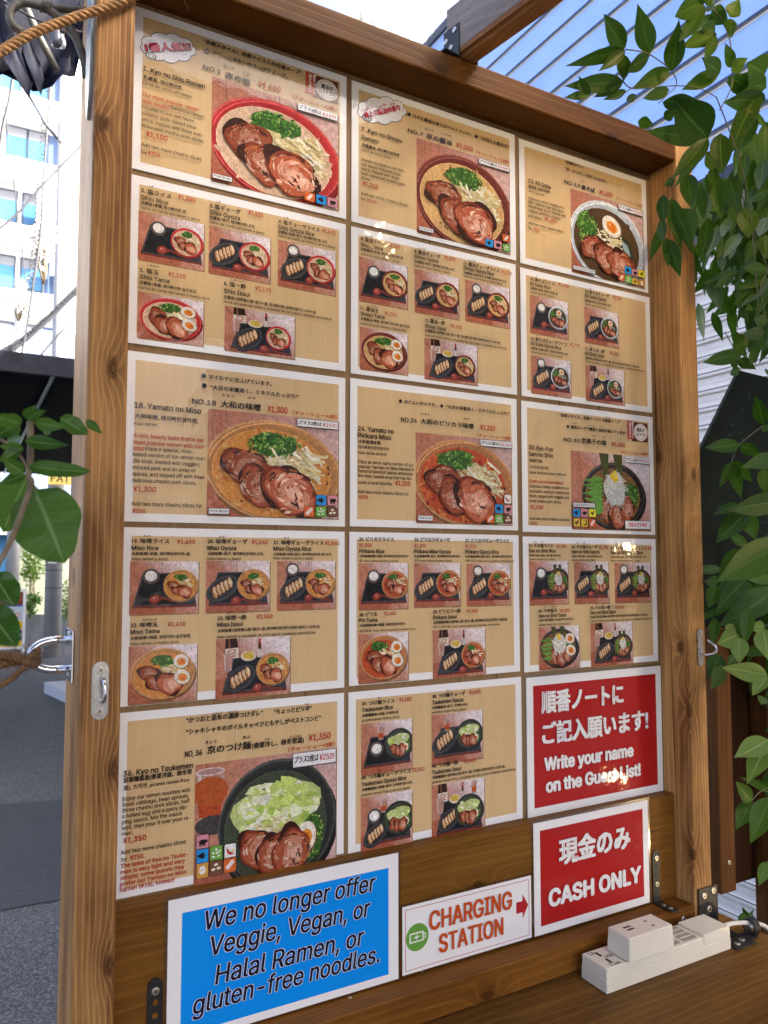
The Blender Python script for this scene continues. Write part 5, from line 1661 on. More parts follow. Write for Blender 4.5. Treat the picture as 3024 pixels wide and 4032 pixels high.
# ================================================================ PLANTS
LEAVES = '''
L -431 -296 1496 -409 -311 1436 55 2
L -434 -271 1508 -452 -290 1461 36 0
L -438 -323 1511 -394 -341 1507 13 2
L -442 -344 1528 -412 -353 1525 12 2
L -434 -317 1546 -412 -330 1542 11 2
L -411 -278 1559 -389 -280 1546 16 1
L -391 -281 1558 -378 -286 1546 8 0
L -439 -329 1545 -435 -340 1556 12 1
L -439 -345 1546 -428 -349 1551 7 3
L -444 -337 1541 -463 -355 1541 13 1
L -444 -322 1543 -460 -325 1533 13 0
L -441 -321 1524 -459 -324 1525 9 1
L -444 -326 1523 -459 -329 1512 10 1
L -442 -345 1503 -458 -362 1511 11 1
L -440 -339 1503 -459 -343 1494 9 1
L -422 -256 1548 -416 -273 1550 7 1
L -452 -296 1533 -442 -316 1534 10 1
L -459 -329 1429 -445 -342 1404 23 0
L -465 -369 1406 -446 -388 1379 24 0
N 181 -354 2036 127 -374 2046 23 1
N 229 -348 2049 203 -354 2099 24 1
N 170 -364 2024 75 -367 1972 17 1
N 163 -371 2017 120 -372 1978 13 1
N 167 -366 2016 152 -378 1973 16 1
N 198 -375 2020 148 -388 1976 17 1
N 246 -365 2023 254 -371 2087 24 1
N 261 -350 2037 184 -360 1985 20 1
N 165 -366 1984 67 -375 1943 20 1
N 177 -354 1994 129 -355 1960 15 1
N 190 -346 1991 152 -346 1969 10 1
N 198 -353 1986 165 -369 1958 9 1
N 231 -374 1990 168 -390 1951 14 1
N 115 -364 1955 65 -376 1929 10 1
N 104 -375 1945 86 -376 1960 8 1
N 303 -370 2128 224 -389 2067 24 1
N 304 -369 2124 236 -384 2044 18 1
N 345 -347 2142 280 -366 2072 18 1
N 330 -365 2099 254 -372 2051 21 1
N 336 -359 2108 289 -375 2087 20 1
N 320 -372 2087 276 -387 2032 15 1
N 340 -351 2143 349 -368 2116 23 1
N 345 -374 2118 319 -393 2071 15 1
N 346 -372 2121 357 -379 2145 21 1
N 370 -357 2072 332 -375 2081 15 1
N 334 -365 2049 277 -383 2039 22 1
N 340 -359 2054 262 -365 2004 19 1
N 355 -365 2058 384 -369 2082 18 1
N 315 -373 2132 287 -376 2124 15 1
N 330 -354 2146 316 -374 2120 15 1
N 341 -340 1978 276 -341 2013 51 0
N 372 -315 1999 244 -326 1968 26 0
N 266 -333 2008 335 -338 2024 21 0
N 276 -327 1992 277 -344 1995 14 0
N 335 -231 2056 357 -240 2051 16 2
N 390 -243 2050 404 -262 2035 24 2
N 455 -344 2098 402 -354 2091 39 0
N 494 -320 2104 403 -322 2083 37 0
N 485 -323 2081 369 -342 2033 29 0
N 443 -326 2085 380 -342 2071 26 0
N 325 -352 1968 248 -360 1893 23 2
N 350 -351 1982 331 -367 1917 27 0
N 269 -346 1903 239 -355 1884 10 3
N 471 -325 2094 371 -342 1956 28 0
N 455 -326 2050 398 -335 1973 25 0
N 325 -320 1936 311 -335 1880 22 1
N 372 -321 1957 370 -326 1922 14 0
N 358 -323 1972 388 -326 1950 25 0
N 400 -324 1948 390 -343 1888 27 1
N 394 -306 1945 390 -319 1890 16 1
N 349 -320 1925 344 -327 1876 15 1
N 263 -332 1888 257 -338 1846 16 0
N 303 -312 1902 298 -329 1826 20 0
N 291 -324 1890 308 -340 1817 18 0
N 398 -252 1935 398 -266 1878 31 0
N 287 -315 1846 273 -330 1798 11 0
N 281 -324 1839 285 -338 1786 18 0
N 354 -327 1882 324 -336 1811 19 1
N 458 -262 1919 413 -276 1860 22 1
N 416 -326 1875 355 -345 1821 17 1
N 418 -316 1861 392 -327 1833 9 1
N 423 -335 1908 406 -346 1858 28 1
N 445 -327 1871 405 -341 1826 16 1
N 384 -321 1839 365 -337 1809 11 1
N 428 -316 1828 331 -332 1788 14 1
N 395 -325 1811 349 -337 1785 10 1
N 281 -313 1868 265 -329 1830 14 0
N 436 -324 1992 403 -341 1928 16 0
N 498 -309 2006 463 -323 1946 21 0
N 508 -306 1966 427 -325 1921 19 1
N 473 -269 1933 440 -280 1891 15 3
N 529 -290 1937 483 -307 1890 21 3
N 559 -267 1925 544 -276 1881 24 3
N 549 -274 1868 471 -289 1850 21 3
N 546 -273 1861 480 -277 1824 23 3
N 545 -272 1859 471 -283 1794 30 1
N 528 -275 1843 458 -283 1796 28 1
N 488 -276 1803 475 -292 1774 17 1
N 545 -276 1840 495 -290 1781 21 0
N 483 -294 1794 465 -297 1787 11 3
N 533 -282 1784 484 -295 1778 17 3
N 518 -288 1763 449 -302 1749 20 3
N 491 -276 1761 459 -277 1724 22 1
N 526 -281 1761 487 -285 1736 24 3
N 489 -293 1733 473 -296 1710 13 2
N 403 -335 1707 319 -339 1684 19 3
N 447 -289 1718 448 -290 1701 11 1
N 467 -281 1721 495 -289 1708 16 0
N 476 -277 1710 440 -288 1694 14 3
N 523 -288 1710 492 -306 1698 11 0
G 758 -115 1679 727 -123 1729 25 1
G 704 -107 1642 603 -115 1628 26 0
G 699 -112 1640 732 -128 1620 23 1
G 682 -104 1608 648 -105 1561 16 0
G 693 -97 1610 716 -98 1546 23 0
G 691 -99 1611 738 -105 1577 26 1
G 734 -158 1615 609 -177 1588 29 2
G 750 -150 1541 595 -159 1519 39 2
G 713 -91 1540 636 -103 1518 18 1
G 719 -104 1524 633 -107 1468 39 1
G 728 -97 1523 738 -108 1474 29 1
G 744 -86 1466 667 -106 1487 18 1
G 707 -177 1467 532 -184 1406 55 2
G 718 -88 1460 660 -88 1407 26 1
G 760 -112 1603 746 -123 1551 23 1
G 804 -97 1686 776 -99 1670 15 1
G 698 -116 1410 593 -134 1356 35 1
G 772 -124 1393 601 -132 1332 52 0
G 642 -158 1362 623 -164 1302 23 0
G 779 -106 1410 703 -113 1406 23 0
G 631 -146 1318 556 -164 1309 31 4
G 618 -157 1317 610 -162 1274 29 4
G 641 -136 1321 600 -145 1334 21 4
G 690 -153 1330 640 -159 1332 20 4
G 712 -135 1325 709 -145 1272 37 4
G 659 -176 1256 537 -186 1277 31 4
G 652 -181 1256 595 -194 1231 24 4
G 724 -72 1273 691 -78 1255 18 0
G 709 -52 1272 652 -68 1236 30 0
G 688 -75 1256 639 -85 1221 26 0
G 713 -47 1402 655 -65 1403 21 0
G 727 -32 1393 700 -36 1354 27 0
G 690 -57 1339 679 -60 1289 21 0
G 820 -55 1190 803 -61 1178 19 0
G 641 -187 1158 546 -196 1144 34 4
G 639 -186 1153 571 -198 1102 34 4
G 725 -93 1026 683 -95 1066 27 0
G 726 -92 1025 674 -98 988 30 0
G 706 -109 1032 703 -116 1015 19 0
G 672 -166 1059 603 -177 1002 37 1
G 750 -121 1045 648 -128 1086 17 0
G 705 -133 941 666 -144 914 20 2
G 697 -154 953 667 -159 957 9 2
W 963 99 703 922 80 744 9 2
W 988 112 696 988 101 719 5 2
W 944 85 720 894 70 727 15 3
W 959 98 713 954 86 722 7 2
W 976 106 705 985 94 694 14 2
W 965 99 702 918 81 713 14 3
W 974 97 697 974 89 693 8 2
'''
STEMS = '''
L 27 -437 -320 1546 -436 -320 1528 -436 -320 1513 -437 -320 1503 -435 -320 1496 -445 -320 1462 -451 -320 1446 -458 -320 1429 -464 -320 1398
L 11 -434 -300 1502 -433 -300 1499 -431 -300 1495
L 14 -460 -320 1532 -450 -320 1526 -445 -320 1521 -439 -320 1512 -437 -320 1503
N 8 175 -360 2029 196 -360 2034 216 -360 2036 251 -360 2028 260 -360 2013 244 -360 1996 228 -360 1980
N 8 170 -360 1989 184 -360 1985 220 -360 1997 261 -360 2012 301 -360 2021 333 -360 2019
N 5 146 -360 1961 159 -360 1966 184 -360 1985
N 10 316 -360 2141 334 -360 2133 350 -360 2122 362 -360 2103 365 -360 2069 362 -360 2041 338 -360 2004
N 9 359 -340 2038 379 -340 2006 408 -340 1950 423 -340 1868 431 -340 1764
N 8 461 -300 2010 456 -300 1959 472 -300 1930 487 -300 1890 511 -300 1852 494 -300 1822 507 -300 1775
N 8 493 -280 1738 474 -280 1724 442 -280 1757
G 9 779 -100 1682 713 -100 1643 688 -100 1609
G 9 797 -100 1498 781 -100 1481 724 -100 1464 719 -100 1412
G 30 865 -80 1708 857 -80 1620 854 -80 1517 853 -80 1398 851 -80 1264 844 -80 1034
G 9 694 -120 1318 734 -120 1327 785 -120 1340
G 9 688 -120 1039 707 -120 1050 742 -120 1058
'''
CAMP = Vector((-0.4822, -0.9728, 1.4367))
def leaf_mb(B, T, w, rnd, broad=False, tilt=None, bend=None):
    L = (T - B).length; ax = (T - B).normalized()
    view = (CAMP - (B + T) / 2).normalized()
    nrm = (view - ax * view.dot(ax)).normalized()
    side = ax.cross(nrm)
    tl = rnd.uniform(-0.45, 0.45) if tilt is None else tilt
    nrm = (Matrix.Rotation(tl, 3, ax) @ nrm); side = ax.cross(nrm)
    bd = rnd.uniform(0.04, 0.14) * L if bend is None else bend * L
    mb = MB(); ns = 11
    vs, cs, fs = [], [], []
    fold = rnd.uniform(0.10, 0.30)
    wav = rnd.uniform(0, 6.28)
    for i in range(ns + 1):
        t = i / ns
        if broad: hw = math.sin(math.pi * min(1, t ** 0.78)) ** 0.62 * 0.5
        else: hw = (math.sin(math.pi * t ** 0.74) ** 1.05) * 0.57 * (1 - 0.30 * t)
        if i in (0, ns): hw = 0.0
        c = B + ax * (L * t) - nrm * (bd * (4 * t * t - 4 * t) * -0.5) * 1.0
        for k, s_ in enumerate((-1, -0.5, 0, 0.5, 1)):
            off = abs(s_) * hw * w * fold + (0.06 * w * math.sin(t * 14 + wav + s_) * abs(s_) if broad else 0.025 * w * math.sin(t * 9 + wav) * abs(s_))
            vs.append(c + side * (s_ * hw * w) + nrm * off); cs.append((abs(s_), t, 0))
    for i in range(ns):
        for k in range(4):
            a = i * 5 + k; fs.append((a, a + 1, a + 6, a + 5))
    mb.add(vs, fs, cs, True)
    return mb
plants = {'L': empty('broad_leaf_plant', (-0.47, -0.33, 0), 'tree branch with large rounded glossy leaves in front of the left post', 'plant'),
          'N': empty('nandina_shrub', (0.75, -0.1, 0), 'hanging dark green nandina foliage over the upper right corner of the board', 'shrub'),
          'G': empty('nandina_shrub', (0.92, 0.02, 0), 'nandina shrub with dark leaves and light green young leaves, lower right beside the right post', 'shrub'),
          'W': empty('seedling', (0.80, 0.10, 0), 'small bluish green sprig beside the cable clip', 'plant')}
rnd = random.Random(77)
for line in LEAVES.strip().split('\n'):
    f = line.split(); v = [int(q) / 1000 for q in f[1:8]]; shd = int(f[8])
    B, T = Vector(v[0:3]), Vector(v[3:6])
    mat = M_young if shd == 4 else (M_citrus if f[0] == 'L' else M_leaf)
    leaf_mb(B, T, v[6], rnd, f[0] == 'L' and v[6] > 0.012).build('leaf', mat, plants[f[0]])
SM = {'L': MB(), 'N': MB(), 'G': MB(), 'W': MB()}
for line in STEMS.strip().split('\n'):
    f = line.split(); r = int(f[1]) / 10000; v = [int(q) / 1000 for q in f[2:]]
    pts = bez([v[i:i + 3] for i in range(0, len(v), 3)], 5)
    SM[f[0]].tube(pts, [max(0.0006, r * (1 - 0.25 * i / len(pts))) for i in range(len(pts))], 7)
SM['L'].tube(bez([(-0.56, -0.30, 1.16), (-0.60, -0.28, 0.8), (-0.62, -0.27, 0.3), (-0.62, -0.27, 0.0)], 5), 0.008, 8)
SM['W'].tube([(0.80, 0.10, 0.80), (0.802, 0.10, 0.4), (0.80, 0.10, 0)], 0.002, 6)
for k in range(4):
    SM['G'].tube(bez([(0.86 + 0.05 * k, 0.02 + 0.01 * k, 0), (0.88 + 0.05 * k, 0.0, 0.6), (0.93 + 0.05 * k, -0.02, 1.2), (0.98 + 0.06 * k, -0.05, 1.7), (0.95 + 0.05 * k, -0.12, 2.0)], 5), 0.004, 7)
for k, b in SM.items(): b.build('stem', M_bark if k == 'L' else M_stem, plants[k])
# the many smaller leaves deeper inside the shrub
def mass(root, boxes, n, lo, hi, down, seed):
    r = random.Random(seed); mb = MB()
    for i in range(n):
        b = boxes[i % len(boxes)]
        p = Vector((r.uniform(b[0], b[1]), r.uniform(b[2], b[3]), r.uniform(b[4], b[5])))
        d = Vector((r.uniform(-1, 1), r.uniform(-0.8, 0.8), r.uniform(-1.3, 0.5) - down)).normalized()
        l = r.uniform(lo, hi)
        lm = leaf_mb(p, p + d * l, l * r.uniform(0.26, 0.36), r, False, r.uniform(-1.2, 1.2))
        mb.add(lm.v, lm.f, lm.c, True)
    return mb.build('inner_foliage', M_leaf, root, kind='stuff')
mass(plants['N'], [(0.60, 1.05, -0.26, 0.06, 1.99, 2.13), (0.66, 1.10, -0.24, 0.10, 1.97, 2.22), (0.62, 0.95, -0.30, -0.10, 2.00, 2.18), (0.82, 1.15, -0.18, 0.12, 1.92, 2.14)], 520, 0.055, 0.10, 1.1, 5)
mass(plants['G'], [(0.82, 1.10, -0.02, 0.08, 1.30, 1.46), (0.93, 1.15, -0.05, 0.08, 1.15, 1.50), (0.96, 1.2, -0.05, 0.08, 1.0, 1.3)], 70, 0.06, 0.10, 0.4, 6)

# ================================================================ PRINTED SHEETS
def rgb(*a): return tuple(a)
RIM = {'shio': ((0.46, 0.030, 0.032), (0.60, 0.10, 0.09), (0.62, 0.43, 0.29)), 'shoyu': ((0.15, 0.028, 0.020), (0.24, 0.06, 0.045), (0.60, 0.37, 0.15)),
       'kii': ((0.52, 0.60, 0.66), (0.72, 0.76, 0.78), (0.085, 0.045, 0.018)), 'miso': ((0.46, 0.22, 0.075), (0.60, 0.33, 0.14), (0.58, 0.24, 0.055)),
       'piri': ((0.44, 0.20, 0.075), (0.60, 0.31, 0.13), (0.46, 0.075, 0.025)), 'sen': ((0.030, 0.026, 0.024), (0.075, 0.07, 0.065), (0.20, 0.10, 0.035)), 'tsuke': ((0.028, 0.030, 0.028), (0.075, 0.08, 0.075), (0.05, 0.065, 0.04))}
def jit(c, r, a=0.25): k = 1 + r.uniform(-a, a); return tuple(min(1, x * k) for x in c)
def meat(F, cx, cy, r, rot, rd, detail=True, pale=0.5):
    def P_(c): return tuple(x * (0.72 + 0.62 * pale) for x in c)
    asp = rd.uniform(.66, .90)
    F.ell(cx, cy, r * 1.04, r * asp * 1.06, (0.040, 0.011, 0.006), rot, 26, wob=0.24, seed=rd.random())
    sd = rd.random()
    F.ell(cx, cy, r * 0.98, r * asp, (0.20, 0.034, 0.014), rot, 26, wob=0.22, seed=sd)
    F.ell(cx + r * .03, cy + r * .03, r * 0.88, r * asp * .88, P_((0.33, 0.080, 0.034)), rot, 26, wob=0.24, seed=sd)
    F.ell(cx + r * .12, cy + r * .10, r * 0.66, r * asp * .62, P_((0.46, 0.20, 0.125)), rot, 22, wob=0.30, seed=rd.random())
    F.ell(cx + r * .20, cy + r * .12, r * 0.40, r * asp * .34, P_((0.56, 0.31, 0.22)), rot + 20, 18, wob=0.35, seed=rd.random())
    if not detail: return
    pal = [P_(c) for c in ((0.48, 0.21, 0.13), (0.38, 0.10, 0.046), (0.58, 0.34, 0.24), (0.26, 0.05, 0.02), (0.46, 0.16, 0.085), (0.62, 0.43, 0.33))]
    for k in range(46):   # streaks that follow the roll of the slice
        a = rd.uniform(0, 360); q = rd.uniform(.12, .80); l = rd.uniform(12, 42); tw = .12
        pts = [(cx + r * .05 + r * (q + tw * t) * math.cos(R(a + l * t + rot)), cy + r * .05 + r * (q + tw * t) * .80 * math.sin(R(a + l * t + rot))) for t in (0, .33, .66, 1)]
        w_ = r * rd.uniform(.03, .12)
        F.stroke(pts, [w_ * .3, w_, w_, w_ * .3], jit(rd.choice(pal), rd, .18))
    for k in range(16):
        a = rd.uniform(150, 330); q = rd.uniform(.80, .95)
        F.stroke([(cx + r * q * math.cos(R(a + l + rot)), cy + r * q * .80 * math.sin(R(a + l + rot))) for l in (0, 8, 16)], r * rd.uniform(.03, .09), jit(rd.choice([(0.10, 0.022, 0.008), (0.40, 0.12, 0.035), (0.055, 0.015, 0.008)]), rd))
    for k in range(3):
        x, y = cx + r * rd.uniform(.0, .4), cy + r * rd.uniform(.1, .5); F.ell(x, y, r * rd.uniform(.06, .2), r * rd.uniform(.02, .05), (0.040, 0.014, 0.010), rd.uniform(0, 90), 8, wob=.3, seed=rd.random())
    for k in range(10):
        a = rd.uniform(180, 300); F.ell(cx + r * .8 * math.cos(R(a)), cy + r * .62 * math.sin(R(a)), r * rd.uniform(.015, .05), r * .015, (0.72, 0.52, 0.40), a + 90, 6)
def scallion(F, cx, cy, rx, ry, n, rd, s):
    F.ell(cx, cy, rx * .9, ry * .9, (0.045, 0.13, 0.02), 0, 18, wob=0.2, seed=rd.random())
    for _ in range(n):
        a = rd.uniform(0, 6.28); q = math.sqrt(rd.random())
        c = rd.choice([(0.06, 0.20, 0.025), (0.12, 0.32, 0.04), (0.03, 0.10, 0.015), (0.28, 0.44, 0.10), (0.02, 0.07, 0.02)])
        F.ell(cx + rx * q * math.cos(a), cy + ry * q * math.sin(a), s * rd.uniform(.5, 1.1), s * rd.uniform(.25, .6), jit(c, rd), rd.uniform(0, 180), 6)
def sprouts(F, x0, y0, x1, y1, n, rd, w, cols=((0.72, 0.66, 0.44), (0.78, 0.74, 0.58), (0.66, 0.56, 0.28), (0.56, 0.47, 0.22))):
    for _ in range(n):
        x, y = rd.uniform(x0, x1), rd.uniform(y0, y1); a = rd.uniform(-.2, 1.2); l = rd.uniform(.18, .4) * (x1 - x0); b = rd.uniform(-.5, .5)
        pts = [(x + l * (t - .5) * math.cos(a + b * t), y + l * (t - .5) * math.sin(a + b * t)) for t in (0, .25, .5, .75, 1)]
        F.stroke(pts, w * rd.uniform(.6, 1.2), jit(rd.choice(cols), rd, .15))
def half_egg(F, cx, cy, rx, ry, rot, rd):
    F.ell(cx + rx * .06, cy + ry * .08, rx * 1.05, ry * 1.05, (0.16, 0.08, 0.04), rot, 20)
    F.ell(cx, cy, rx, ry, (0.74, 0.66, 0.54), rot, 22); F.ell(cx - rx * .06, cy - ry * .06, rx * .88, ry * .88, (0.80, 0.75, 0.66), rot, 20)
    F.ell(cx + rx * .02, cy + ry * .05, rx * .60, ry * .56, (0.72, 0.30, 0.035), rot, 18); F.ell(cx + rx * .04, cy + ry * .08, rx * .44, ry * .40, (0.66, 0.16, 0.015), rot, 16)
    F.ell(cx - rx * .18, cy - ry * .14, rx * .12, ry * .08, (0.82, 0.55, 0.25), rot, 8)
def bowl(F, cx, cy, rx, ry, st, rd, big=False, rot=0):
    rim, lip, soup = RIM[st]
    F.ell(cx + rx * .04, cy + ry * .10, rx * 1.02, ry * 1.0, tuple(x * .45 for x in rim), rot, 30)
    F.ell(cx, cy, rx, ry, lip, rot, 34); F.ell(cx, cy + ry * .012, rx * .975, ry * .965, rim, rot, 34)
    if big:
        F.ell(cx - rx * .02, cy + ry * .03, rx * .95, ry * .93, jit(tuple(x * 0.86 for x in rim), rd, .02), rot, 34)
        if st != 'tsuke': F.stroke([(cx + rx * .955 * math.cos(R(a)), cy + ry * .945 * math.sin(R(a))) for a in range(190, 300, 8)], rx * .018, tuple(min(1, x * 1.7 + .05) for x in rim))
    sx, sy, sr = (cx - rx * .03, cy + ry * .06, .86)
    F.ell(sx, sy, rx * (sr + .012), ry * (sr + .012), tuple(min(1, x * 1.35 + .02) for x in soup), rot, 32)
    F.ell(sx, sy, rx * sr, ry * sr, soup, rot, 32)
    n = 70 if big else 10
    for _ in range(n):
        a = rd.uniform(0, 6.28); q = math.sqrt(rd.random()) * sr
        c = {'piri': [(0.55, 0.14, 0.03), (0.32, 0.03, 0.015), (0.60, 0.24, 0.05)], 'miso': [(0.62, 0.30, 0.08), (0.50, 0.15, 0.03), (0.66, 0.38, 0.13)]}.get(st, [tuple(min(1, x * 1.1) for x in soup), tuple(x * .88 for x in soup)])
        F.ell(sx + rx * q * math.cos(a), sy + ry * q * math.sin(a), rx * rd.uniform(.02, .09), ry * rd.uniform(.012, .05), jit(rd.choice(c), rd, .1), rd.uniform(0, 180), 9, wob=.3, seed=rd.random())
    k = 1.0
    nS, nP = (150, 60) if big else (26, 16)
    sc, sp = rx * (.034 if big else .055), rx * (.030 if big else .05)
    if st in ('shio', 'shoyu', 'miso', 'piri'):
        sprouts(F, cx - rx * .15, cy - ry * .42, cx + rx * .68, cy + ry * .26, nP + nP // 2, rd, sp * 1.25)
        scallion(F, cx - rx * (.02 if st != 'piri' else .18), cy - ry * .52, rx * .40, ry * .24, nS, rd, sc)
        sprouts(F, cx - rx * .08, cy - ry * .34, cx + rx * .62, cy + ry * .20, nP // 2, rd, sp * 1.25)
        meat(F, cx - rx * .42, cy - ry * .02, rx * .33, 15, rd, big, .15); meat(F, cx - rx * .22, cy + ry * .34, rx * .33, 35, rd, big, .35); meat(F, cx + rx * .20, cy + ry * .40, rx * .41, 28, rd, big, .95)
        if big:
            for _ in range(9):
                a = rd.uniform(-.4, 2.6); F.ell(cx + rx * .80 * math.cos(a), cy + ry * .80 * math.sin(a), rx * rd.uniform(.012, .03), ry * rd.uniform(.01, .03), (0.10, 0.035, 0.015) if st != 'shio' else (0.5, .3, .18), rd.uniform(0, 180), 8)
    elif st == 'kii':
        F.poly([(cx + rx * .25, cy - ry * .35), (cx + rx * .55, cy - ry * .15), (cx + rx * .70, cy + ry * .25), (cx + rx * .42, cy + ry * .20)], (0.02, 0.035, 0.02))
        F.poly([(cx + rx * .33, cy - ry * .18), (cx + rx * .52, cy - ry * .05), (cx + rx * .60, cy + ry * .20), (cx + rx * .42, cy + ry * .10)], (0.28, 0.38, 0.40))
        scallion(F, cx - rx * .55, cy - ry * .22, rx * .28, ry * .42, nS, rd, sc * 1.2)
        sprouts(F, cx - rx * .25, cy - ry * .28, cx + rx * .32, cy + ry * .12, nP, rd, sp)
        half_egg(F, cx + rx * .08, cy - ry * .42, rx * .26, ry * .24, 25, rd)
        meat(F, cx - rx * .40, cy + ry * .22, rx * .32, -15, rd, big); meat(F, cx - rx * .08, cy + ry * .40, rx * .32, 5, rd, big); meat(F, cx + rx * .30, cy + ry * .48, rx * .36, 20, rd, big)
    elif st == 'sen':
        for dx in (-.30, .14):
            F.poly([(cx + rx * (dx - .16), cy - ry * 1.25), (cx + rx * (dx + .14), cy - ry * 1.30), (cx + rx * (dx + .12 + .2 * (dx < 0) * 0), cy - ry * .55), (cx + rx * (dx - .02), cy - ry * .55)], (0.06, 0.07, 0.018))
        scallion(F, cx + rx * .55, cy + ry * .02, rx * .26, ry * .42, nS, rd, sc)
        meat(F, cx - rx * .25, cy + ry * .50, rx * .33, 60, rd, big); meat(F, cx + rx * .08, cy + ry * .58, rx * .32, 75, rd, big); meat(F, cx + rx * .38, cy + ry * .42, rx * .30, 95, rd, big)
        for j in range(9 if big else 5):
            y = cy - ry * .45 + ry * .12 * j * (1 if big else 2); x = cx - rx * .35
            L_ = rx * rd.uniform(.5, .75)
            F.poly([(x, y), (x - L_ * .4, y - ry * .12), (x - L_ * .5, y - ry * .02), (x - L_, y + ry * rd.uniform(-.1, .2)), (x - L_ * .6, y + ry * .10), (x - L_ * .2, y + ry * .10)], jit((0.12, 0.30, 0.05), rd))
        F.ell(cx, cy - ry * .18, rx * .36, ry * .48, (0.56, 0.56, 0.50), 0, 20, wob=.15)
        for _ in range(150 if big else 40):
            a = rd.uniform(0, 6.28); q = math.sqrt(rd.random()); x, y = cx + rx * .36 * q * math.cos(a), cy - ry * .16 + ry * .50 * q * math.sin(a); t0 = rd.uniform(0, 3.14); l = rx * rd.uniform(.12, .28); b = rd.uniform(-1.2, 1.2)
            F.stroke([(x + l * (t - .5) * math.cos(t0 + b * t), y + l * (t - .5) * math.sin(t0 + b * t)) for t in (0, .33, .66, 1)], rx * (.012 if big else .03), jit(rd.choice([(0.78, 0.78, 0.74), (0.68, 0.68, 0.62), (0.80, 0.80, 0.78), (0.52, 0.54, 0.46)]), rd, .1))
        F.ell(cx - rx * .02, cy - ry * .56, rx * .14, ry * .15, (0.76, 0.52, 0.03), 0, 9, wob=.4); F.ell(cx, cy - ry * .60, rx * .08, ry * .08, (0.80, 0.66, 0.12), 0, 8, wob=.4)
    elif st == 'tsuke':
        for _ in range(60 if big else 14):
            x, y = cx + rx * rd.uniform(-.62, .35), cy + ry * rd.uniform(-.20, .35); r_ = rx * rd.uniform(.05, .12)
            F.stroke([(x + r_ * math.cos(a), y + r_ * .7 * math.sin(a)) for a in (0, .8, 1.6, 2.4, 3.2)], rx * (.022 if big else .04), jit((0.62, 0.48, 0.22), rd, .15))
        F.ell(cx - rx * .02, cy - ry * .18, rx * .68, ry * .50, (0.46, 0.54, 0.20), -8, 24, wob=.22, seed=3)
        for _ in range(110 if big else 18):
            a = rd.uniform(0, 6.28); q = math.sqrt(rd.random()); x, y = cx - rx * .02 + rx * .66 * q * math.cos(a), cy - ry * .18 + ry * .48 * q * math.sin(a); s_ = rx * rd.uniform(.07, .19); t0 = rd.uniform(0, 6.28)
            F.poly([(x + s_ * math.cos(t0 + da) * w_, y + s_ * .7 * math.sin(t0 + da) * w_) for da, w_ in ((0, 1), (1.3, .5), (2.4, 1), (3.6, .7), (4.9, .9))], jit(rd.choice([(0.50, 0.62, 0.16), (0.66, 0.74, 0.36), (0.72, 0.76, 0.52), (0.36, 0.52, 0.09), (0.74, 0.74, 0.60)]), rd, .12))
        sprouts(F, cx - rx * .35, cy - ry * .08, cx + rx * .35, cy + ry * .18, nP // 2, rd, sp * .9)
        scallion(F, cx + rx * .58, cy + ry * .28, rx * .20, ry * .36, nS, rd, sc)
        half_egg(F, cx + rx * .46, cy + ry * .30, rx * .18, ry * .25, 10, rd)
        meat(F, cx - rx * .34, cy + ry * .36, rx * .34, 60, rd, big); meat(F, cx - rx * .08, cy + ry * .48, rx * .34, 80, rd, big); meat(F, cx + rx * .20, cy + ry * .46, rx * .36, 100, rd, big)
TABLE = ((0.44, 0.17, 0.10), (0.36, 0.10, 0.055), (0.50, 0.24, 0.17), (0.74, 0.66, 0.68))
def table(F, W_, H_, rd, corner=True):
    def fn(u, v):
        k = max(0, min(1, (u - v * .9 - .05) * 1.5)) if corner else max(0, (u * .55 - .1))
        a = TABLE[0]; b = TABLE[1] if v > .6 and u < .7 else TABLE[2]
        t = min(1, max(0, v * .7 + .1)); c = tuple(x * (1 - t) + y * t for x, y in zip(a, b))
        return tuple(x * (1 - k) + y * k for x, y in zip(c, TABLE[3]))
    F.grid(0, 0, W_, H_, fn, 10, 10)
    for k in range(16):
        x = rd.uniform(0, W_); F.stroke([(x, 0), (x + W_ * .03, H_ * .5), (x + W_ * .02, H_ * rd.uniform(.6, 1))], W_ * .006, jit((0.36, 0.13, 0.07), rd, .25)) if rd.random() < .55 and x < W_ * .6 else None
def ricebowl(F, cx, cy, r, rd):
    F.ell(cx, cy + r * .08, r * 1.02, r * .98, (0.035, 0.03, 0.028), 0, 22); F.ell(cx, cy, r, r * .92, (0.12, 0.105, 0.095), 0, 22); F.ell(cx, cy, r * .9, r * .80, (0.045, 0.04, 0.038), 0, 20)
    F.ell(cx, cy, r * .74, r * .66, (0.66, 0.64, 0.60), 0, 18); F.ell(cx - r * .05, cy - r * .08, r * .62, r * .52, (0.78, 0.77, 0.74), 0, 18)
def gyoza(F, cx, cy, r, rd):
    F.ell(cx + r * .03, cy + r * .05, r, r * .62, (0.02, 0.02, 0.022), -32, 24); F.ell(cx, cy, r, r * .60, (0.055, 0.055, 0.06), -32, 24); F.ell(cx + r * .03, cy - r * .02, r * .86, r * .48, (0.03, 0.03, 0.033), -32, 22)
    for k in range(5):
        x, y = cx - r * .42 + r * .21 * k, cy + r * .22 - r * .13 * k
        F.ell(x, y, r * .15, r * .34, (0.22, 0.08, 0.025), -12, 14, wob=.12, seed=k); F.ell(x + r * .03, y - r * .03, r * .12, r * .30, (0.62, 0.42, 0.22), -12, 14, wob=.12, seed=k); F.ell(x + r * .05, y - r * .08, r * .06, r * .20, (0.74, 0.58, 0.38), -12, 10)
        F.ell(x - r * .02, y + r * .16, r * .06, r * .10, (0.36, 0.15, 0.05), -12, 8)
